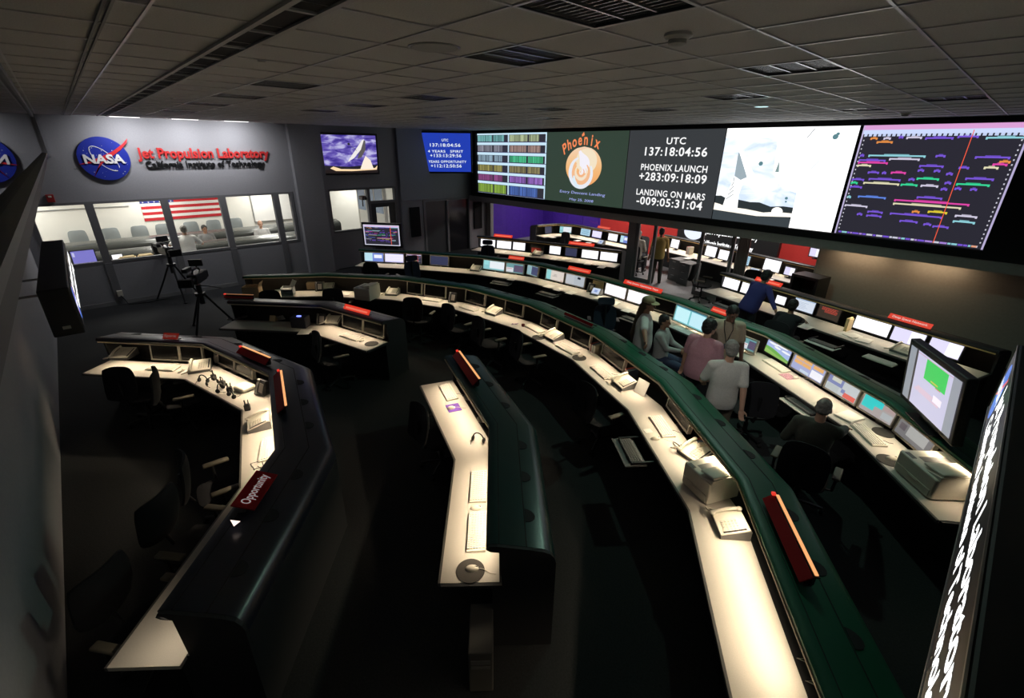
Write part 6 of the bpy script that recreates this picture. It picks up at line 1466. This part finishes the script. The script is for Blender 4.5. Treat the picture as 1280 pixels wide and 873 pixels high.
b = MB(); b.box((0.213, 0, 0.36), (0.008, 0.15, 0.04)); b.box((0.213, 0, 0.30), (0.008, 0.15, 0.025)); b.build('drive_bay', M_GREYP, t)
c_, h = G1.find(671, 0.1, 0.9); t = thing('equipment_rack', 'dark equipment rack with a red front between white monitors of the back console', 'equipment', (c_.x, c_.y, 0.622), h)
b = MB(); b.box((0, 0.09, 0.2), (0.5, 0.16, 0.36)); b.build('case', M_BLACK, t)
b = MB(); b.box((-0.03, 0.006, 0.22), (0.34, 0.008, 0.16)); b.build('red_panel', mat('red_panel', (0.4, 0.03, 0.02), 0.5), t)
p, h = desk_at(E_, 748, 361); t = thing('file_folder', 'yellow folder rack standing behind the tablet phone on the second console', 'folder', (E_.find(746, 0.14, 0.9)[0].x, E_.find(746, 0.14, 0.9)[0].y, 0.622), h)
b = MB(); b.box((0, 0.06, 0.2), (0.3, 0.03, 0.36)); b.box((0.02, 0.03, 0.17), (0.28, 0.012, 0.3)); b.build('folders', M_MANILA, t)
for k, px in enumerate((1012, 1022)):
    c_, h = D.find(px, 0.22, 0.7, 7); t = thing('loose_cable', 'thin pale cable looping out of the desk back near the bottom edge, %s' % ('upper of two', 'lower of two')[k], 'cable', (c_.x, c_.y, 0.622), h, 'thin cables behind the longest desk')
    b = MB(); b.tube([(0, 0.1, 0.006), (0.02, 0.0, 0.08), (0.03, -0.10, 0.128), (0.0, -0.02, 0.10), (-0.05, 0.08, 0.03)], 0.004, 6); b.build('cable', mat('cable_pale', (0.35, 0.32, 0.27), 0.5), t, True)
# logo display on the red wall behind the doors
YD = BY-0.26
xa, xb = ony(845, 300, YD).x, ony(971, 320, YD).x; zb_, zt_ = ony(945, 326, YD).z, 2.3
t = thing('banner_display', 'black wall display with clipped white letters behind the glass doors', 'display', ((xa+xb)/2, YD, (zb_+zt_)/2), 0)
wd_, hd_ = xb-xa, zt_-zb_
b = MB(); b.box((0, 0.12, 0), (wd_, 0.2, hd_)); b.build('case', M_BLACK, t)
cv = Canvas(wd_-0.06, hd_-0.06); cv.rect(0, 0, 1, 1, (0.012, 0.011, 0.012), 0.5)
q = ony(866, 290, YD); u_, v_ = (q.x-xa)/wd_, (q.z-zb_)/hd_; cv.disc(u_, v_, 0.30/wd_*1.25, 0.30/hd_, (0.80, 0.86, 1.0), 1.1, 2)
p0, p1 = ony(944, 301, YD), ony(941, 316, YD); tw_ = ony(948, 301, YD).x-(ony(882, 290, YD).x)
cv.text('Jet Propulsion Laboratory', (p0.x+0.1-xa)/wd_, (p0.z-zb_)/hd_, 0.20, (1, 1, 1), 1.4, 2, 0.03, 'r', width=tw_)
cv.text('California Institute of Technology', (p0.x+0.0-xa)/wd_, (p1.z-zb_)/hd_, 0.17, (1, 1, 1), 1.4, 2, 0.03, 'r', width=tw_*0.97)
cv.build('screen', t, (0, 0.015, 0))
# ------------------------------------------------------------------ chairs
CH = 'office chairs at the consoles'
def chair_at(con, px, py, lab, turn=0, z=0.85, kind='chair', bz=0.255):
    p = at(px, py, z); h = con.near(p)+turn
    fwd = Vector((-math.sin(h), math.cos(h), 0)); p = p+fwd*bz; p.z = 0
    t = place(kind, (lambda: office_chair(M_CHAIR, M_ARM, False)) if kind == 'chair' else (lambda: office_chair(mat('chair_navy', (0.02, 0.025, 0.05), 0.9), M_BLACK, True)), p, h, lab, CH); t['category'] = 'office chair'
chair_at(A, 149, 466, 'dark office chair at the far left arm of the navy console', 0.1, 0.98); chair_at(A, 196, 478, 'dark office chair turned sideways inside the navy console', -0.9); chair_at(A, 232, 590, 'dark office chair inside the bend of the navy console', 0.2)
chair_at(A, 203, 640, 'dark office chair above the nearest one at the navy console', -0.15); chair_at(A, 133, 735, 'nearest dark office chair at the bottom left', -0.2)
chair_at(B, 398, 430, 'dark office chair before the keyboard of the short dark console', -0.4)
chair_at(D, 338, 372, 'dark office chair at the far left end of the longest console', 0.0, 0.9); chair_at(D, 417, 372, 'dark office chair left of the far cream printer', 0.2); chair_at(D, 517, 384, 'dark office chair before the second blank monitor of the longest console', 0.15); chair_at(D, 562, 393, 'dark office chair before the third blank monitor of the longest console', -0.1)
chair_at(D, 600, 410, 'dark office chair below the fourth blank monitor of the longest console', -0.3); chair_at(D, 648, 428, 'dark office chair before the phone and mouse pad of the longest console', -0.2); chair_at(D, 735, 498, 'dark office chair beside the pulled-out tray of the longest console', 0.15)
chair_at(Cc, 527, 525, 'dark office chair on the left of the teal centre console', 0.3)
chair_at(E_, 464, 333, 'dark office chair before the blue windowed monitor at the far end', 0.0, 0.95); chair_at(E_, 514, 332, 'dark office chair with headrest before the far dark timeline monitor', 0.9, 0.95, 'tall'); chair_at(E_, 756, 394, 'navy office chair with headrest left of the person in cap', 0.8, 0.85, 'tall')
chair_at(G1, 610, 309, 'dark office chair with headrest at the back console before the purple wall', 0.3, 1.0, 'tall'); chair_at(G2, 708, 294, 'dark office chair at the corner console behind the glass', 0.0, 0.95); chair_at(Hc, 942, 345, 'dark office chair at the red wall console behind the glass', 0.3, 0.9)
chair_at(Hc, 868, 345, 'pale-seated office chair in the open doorway', -1.2, 0.7); chair_at(E_, 945, 515, 'office chair with green-lit armrest behind the person in white polo', 1.2, 0.6)
for loc, f, lab in SEATED:
    t = place('chair', None, Vector((loc.x, loc.y, 0))-0.02*Vector((math.cos(f), math.sin(f), 0)), f-PI/2, lab, CH, (1.06, 1.06, 0.97)); t['category'] = 'office chair'
# pale chairs along the far wall of the bright room
for k, px in enumerate((96, 137, 174, 204.5, 239.5, 268, 296)):
    X = -20.45; q = onx(px, (292, 287, 284, 281, 279, 277, 276)[k], X)
    t = place('pale_chair', lambda: office_chair(mat('chair_pale', (0.26, 0.29, 0.30), 0.8), M_BLACK, False), (X, q.y, 0.0), -PI/2, 'pale grey chair against the far wall of the bright room, %s from the left' % ORD[k], 'pale chairs in the bright room', (1.05, 1.05, 1.3)); t['category'] = 'office chair'
# flag, whiteboard, blue disc and rail in the bright room
t = thing('flag', 'striped flag hanging on the far wall of the bright room', 'flag', (RX+0.02, 2.95, 1.47), PI/2)
fw, fh = 2.45, 1.29
for c_, name in (((0.5, 0.02, 0.03), 'red_stripe'), ((0.75, 0.74, 0.72), 'white_stripe')):
    for k in range(13):
        if (k % 2 == 0) != (name == 'red_stripe'): continue
        b = MB(); x0 = -fw/2
        b.box((0, -0.004, fh*(12.5-k)/13), (fw, 0.008, fh/13)); b.build(name, mat('flag_'+name, c_, 0.9), t)
b = MB(); b.box((-fw/2+0.49, -0.010, fh*(1-3.5/13)), (0.98, 0.004, fh*7/13)); ca = b.build('canton', mat('flag_blue', (0.03, 0.04, 0.22), 0.9), t)
b = MB()
for r_ in range(9):
    for k in range(6 if r_ % 2 == 0 else 5):
        x = -fw/2+0.98*((k+0.5)/6 if r_ % 2 == 0 else (k+1)/6); z = fh*(1-7/13)+fh*7/13*(r_+0.5)/9
        b.add([(x+(0.03 if q % 2 == 0 else 0.012)*math.sin(q*PI/5), -0.0135, z+(0.03 if q % 2 == 0 else 0.012)*math.cos(q*PI/5)) for q in range(10)], [tuple(range(10))])
b.build('stars', mat('flag_star', (0.75, 0.74, 0.72), 0.9), ca)
t = thing('whiteboard', 'large blank whiteboard right of the flag in the bright room', 'whiteboard', (RX+0.02, 6.1, 1.9), PI/2)
b = MB(); b.box((0, -0.015, 0), (1.7, 0.03, 1.5)); b.build('board', mat('board_white', (0.85, 0.85, 0.84), 0.3), t)
b = MB()
for s in (-1, 1): b.box((s*0.86, -0.02, 0), (0.03, 0.045, 1.56)); b.box((0, -0.02, s*0.765), (1.7, 0.045, 0.03))
b.build('frame', M_ALU, t)
t = thing('wall_disc', 'round pale blue disc at the top left on the far wall of the bright room', 'sign', (RX+0.02, onx(87, 258, RX).y, 2.55), PI/2)
b = MB(); b.cyl((0, 0, 0), (0, -0.03, 0), 0.32, n=40); b.build('disc', mat('pale_blue', (0.15, 0.24, 0.6), 0.5), t)
struct(boxes([(RX, RX+0.03, -3, 1.4, 2.0, 2.03)]), 'trim_8', M_ALU)
# equipment on the inner ledge behind the windows
led = boxes([(XL-0.75, XL-0.2, -2.2, 1.72, 0.98, 1.02)]+[(XL-0.7, XL-0.66, y-0.02, y+0.02, 0, 0.98) for y in (-2.1, 0.0, 1.66)]+[(XL-0.28, XL-0.24, y-0.02, y+0.02, 0, 0.98) for y in (-2.1, 0.0, 1.66)])
o = led.build('work_shelf', M_BASE); tag(o, 'dark work shelf just inside the windows of the bright room', 'shelf')
def ledge(px, X=XL-0.5): return onx(px, 325, X).y
for k, (px, kind, w_, lab) in enumerate(((106, 'blue', 0.5, 'violet blue monitor at the left window of the bright room'), (148, 'white', 0.26, 'small white monitor at the second window of the bright room'))):
    monitor(w_, 0.36 if k == 0 else 0.2, kind, (XL-0.55, ledge(px), 1.021), PI/2, lab, 8, M_BEZD, 'monitors at the bright room windows', 0.05 if k == 0 else 0.02)
for k, (px, w_) in enumerate(((160, 0.40), (184, 0.36))):
    b = MB(); b.rbox((0, 0, 0.05), (w_, 0.3, 0.1), 0.015); b.box((0, 0.02, 0.115), (w_*0.8, 0.24, 0.03)); o = b.build('document_tray', M_MANILA); o.location = (XL-0.5, ledge(px), 1.021); o.rotation_euler = (0, 0, PI/2)
    tag(o, '%s beige document tray behind the second window of the bright room' % ('left', 'right')[k], 'tray', 'document trays')
monitor(0.42, 0.34, 'off', (XL-0.6, ledge(206), 1.021), PI/2+0.3, 'blank monitor beside the third window post in the bright room', 8, M_BEZD, 'monitors at the bright room windows', 0.05)
# ------------------------------------------------------------------ cameras on tripods, wall fittings
def video_camera(px, py, hz, rz, lab, glow):
    p = at(px, py, 0); t = thing('video_camera', lab, 'camera', (p.x, p.y, 0), rz, 'video cameras on tripods'); t.scale = (1.35, 1.35, 1.12)
    for k in range(3):
        a = 2*PI*k/3+0.4; b = MB(); b.tube([(0.05*math.cos(a), 0.05*math.sin(a), hz-0.25), (0.2*math.cos(a), 0.2*math.sin(a), hz*0.45), (0.42*math.cos(a), 0.42*math.sin(a), 0.02)], 0.018, 8); b.ell((0.42*math.cos(a), 0.42*math.sin(a), 0.022), (0.03, 0.03, 0.022)); b.build('tripod_leg', M_BLACK, t, True)
    b = MB(); b.cyl((0, 0, hz-0.45), (0, 0, hz-0.05), 0.04); b.cyl((0, 0, hz-0.28), (0, 0, hz-0.22), 0.08); b.build('tripod_column', M_BLACK, t)
    b = MB(); b.tube([(0, 0.05, hz-0.08), (0.1, 0.3, hz-0.2), (0.14, 0.55, hz-0.32)], 0.012, 8); b.build('pan_handle', M_BLACK, t, True)
    b = MB(); b.rbox((0, 0.05, hz+0.09), (0.15, 0.42, 0.2), 0.02); b.rbox((0, 0.3, hz+0.08), (0.12, 0.14, 0.16), 0.02); bd = b.build('body', M_BLACK, t)
    b = MB(); b.cyl((0, -0.15, hz+0.1), (0, -0.36, hz+0.1), 0.055, 0.07, 20); b.build('lens', M_BLACK, bd, True)
    b = MB(); b.box((0, -0.4, hz+0.1), (0.2, 0.07, 0.15)); b.build('lens_hood', M_MATTE, bd)
    b = MB(); b.tube([(0, -0.1, hz+0.19), (0, -0.05, hz+0.26), (0, 0.15, hz+0.26), (0, 0.2, hz+0.19)], 0.015, 8); b.build('carry_handle', M_BLACK, bd, True)
    b = MB(); b.rbox((-0.13, 0.05, hz+0.24), (0.08, 0.22, 0.08), 0.012); b.box((0.0, 0.12, hz+0.36), (0.2, 0.03, 0.13)); b.cyl((0, 0.12, hz+0.26), (0, 0.12, hz+0.31), 0.012); b.build('viewfinder', M_BLACK, bd)
    b = MB(); b.box((0.0, 0.375, hz+0.12), (0.05, 0.008, 0.035)); b.build('tally_panel', emat(glow, 0.8), bd)
video_camera(226, 374, 1.12, math.radians(100), 'video camera on a tripod against the window wall', (0.9, 0.45, 0.1))
video_camera(262, 412, 1.02, math.radians(60), 'video camera on a tripod nearer the short dark console', (0.7, 0.08, 0.08))
t = thing('power_box', 'small white outlet box with cables low on the window wall', 'outlet', (XL+0.01, onx(150, 367, XL).y, 0.3), PI/2)
b = MB(); b.rbox((0, -0.03, 0), (0.12, 0.06, 0.16), 0.008); b.build('plate', M_IVORY, t)
b = MB(); b.tube([(0, -0.05, -0.05), (0.05, -0.12, -0.15), (0.1, -0.16, -0.285), (0.5, -0.3, -0.29), (1.0, -0.2, -0.29)], 0.012, 8); b.build('cable', M_BLACK, t, True)
t = thing('light_switch', 'small white switch plate on the column edge by the sixth window', 'switch', (XL+0.005, onx(416, 322, XL).y, 0.5), PI/2)
b = MB(); b.rbox((0, -0.012, 0), (0.09, 0.024, 0.14), 0.005); b.build('plate', M_IVORY, t)
b = MB(); b.box((0, -0.028, 0), (0.02, 0.012, 0.04)); b.build('toggle', M_IVORY, t)
p = ony(1029, 347, YB)
t = thing('wall_outlet', 'square grey outlet plate on the taupe back wall', 'outlet', (p.x, YB-0.003, p.z))
b = MB(); b.rbox((0, -0.012, 0), (0.12, 0.024, 0.14), 0.005); b.build('plate', mat('plate_grey', (0.3, 0.28, 0.27), 0.5), t)
b = MB(); b.cyl((0, -0.022, 0), (0, -0.03, 0), 0.03, n=20); b.build('socket', M_GREYP, t)
p = onx(63, 248, XL); t = thing('fire_alarm', 'small red fire alarm high in the left corner of the sign wall', 'alarm', (XL+0.003, p.y, p.z), PI/2)
b = MB(); b.rbox((0, -0.03, 0), (0.14, 0.06, 0.18), 0.01); b.build('housing', mat('alarm_red', (0.35, 0.02, 0.02), 0.5), t)
b = MB(); b.rbox((0, -0.063, 0.04), (0.06, 0.01, 0.04), 0.003); b.build('strobe', M_IVORY, t)
for k, y in enumerate((9.45, 12.5)):
    t = thing('wall_panel', 'tall narrow black acoustic panel %s of the dark glazed doorway' % ('left', 'right')[k], 'panel', (XL+0.125, y, 1.35), PI/2, 'tall black panels')
    b = MB(); b.rbox((0, -0.03, 0), (0.42, 0.06, 1.1), 0.01); b.build('panel', M_MATTE, t)
p = onx(451, 247, XL-0.4); t = thing('room_camera', 'small black camera on a bracket inside the sixth window', 'camera', (XL-0.25, p.y, p.z), PI/2)
b = MB(); b.rbox((0, 0, 0), (0.18, 0.3, 0.14), 0.03); b.build('body', M_BLACK, t); b = MB(); b.cyl((0, -0.15, 0), (0, -0.22, 0), 0.05); b.build('lens', M_BLACK, t)
b = MB(); b.tube([(0, 0.05, 0.05), (0, 0.05, -0.3)], 0.02); b.build('mount', M_BLACK, t)
# ------------------------------------------------------------------ lamps
def lamp(name, loc, size, energy, col=(1, 1, 1), sy=None, rot=(0, 0, 0), parent=None, spread=180):
    l = bpy.data.lights.new(name, 'AREA'); l.shape = 'RECTANGLE'; l.size = size; l.size_y = sy or size; l.energy = energy; l.color = col; l.spread = math.radians(spread)
    o = bpy.data.objects.new(name, l); C.objects.link(o); o.location = loc; o.rotation_euler = rot
    return o
def spot(name, loc, target, energy, col, ang, blend=0.8, r=0.06):
    l = bpy.data.lights.new(name, 'SPOT'); l.energy = energy; l.color = col; l.spot_size = math.radians(ang); l.spot_blend = blend; l.shadow_soft_size = r
    o = bpy.data.objects.new(name, l); C.objects.link(o); o.location = loc
    o.rotation_euler = (Vector(target)-Vector(loc)).to_track_quat('-Z', 'Y').to_euler()
    return o
for n, y in enumerate((-1.5, 2.0, 5.5, 9.5)):
    for q, x in enumerate((-20.0, -17.6)):
        lamp('annex_lamp', (x, y, 2.85), 1.2, 52, (1.0, 0.98, 0.90), 0.6)
for n, (x, y) in enumerate(((-14.2, 15.2), (-11.0, 15.4), (-8.0, 15.3), (-4.6, 15.0))):
    lamp('rear_lamp', (x, y, 2.75), 0.6, (45, 70, 75, 75)[n], (1.0, 0.95, 0.9))
# the lit downlight in front of the big screens, and an added fill spot, without fixture, for the people
p = at(952, 133, ZC)
spot('downlight_lamp', (p.x, p.y, ZC-0.02), (p.x+0.3, p.y-0.8, 0), 190, (0.58, 1.0, 0.78), 165, 0.5)
spot('people_fill_spot', (-1.4, 2.6, ZC-0.05), (-2.2, 6.4, 1.2), 160, (1.0, 0.97, 0.90), 42, 0.9)
# fill lamps added under the soffit to warm the back wall
for x in (-2.2, -0.9): lamp('soffit_fill', (x, YB-0.25, 1.96), 0.9, 5, (1.0, 0.72, 0.42), 0.05)
# lamp above the near desk end of the navy console
e = A.P[-1]; h = A.H[-1]; q = e+Vector((-math.sin(h), math.cos(h)))*0.03-Vector((math.cos(h), math.sin(h)))*0.06
o = lamp('desk_end_lamp', (q.x, q.y, 1.08), 0.2, 1.3, (1.0, 0.85, 0.64), 0.04, (Matrix.Rotation(h, 3, 'Z') @ Matrix.Rotation(math.radians(-30), 3, 'X') @ Matrix.Rotation(math.radians(-25), 3, 'Y')).to_euler())
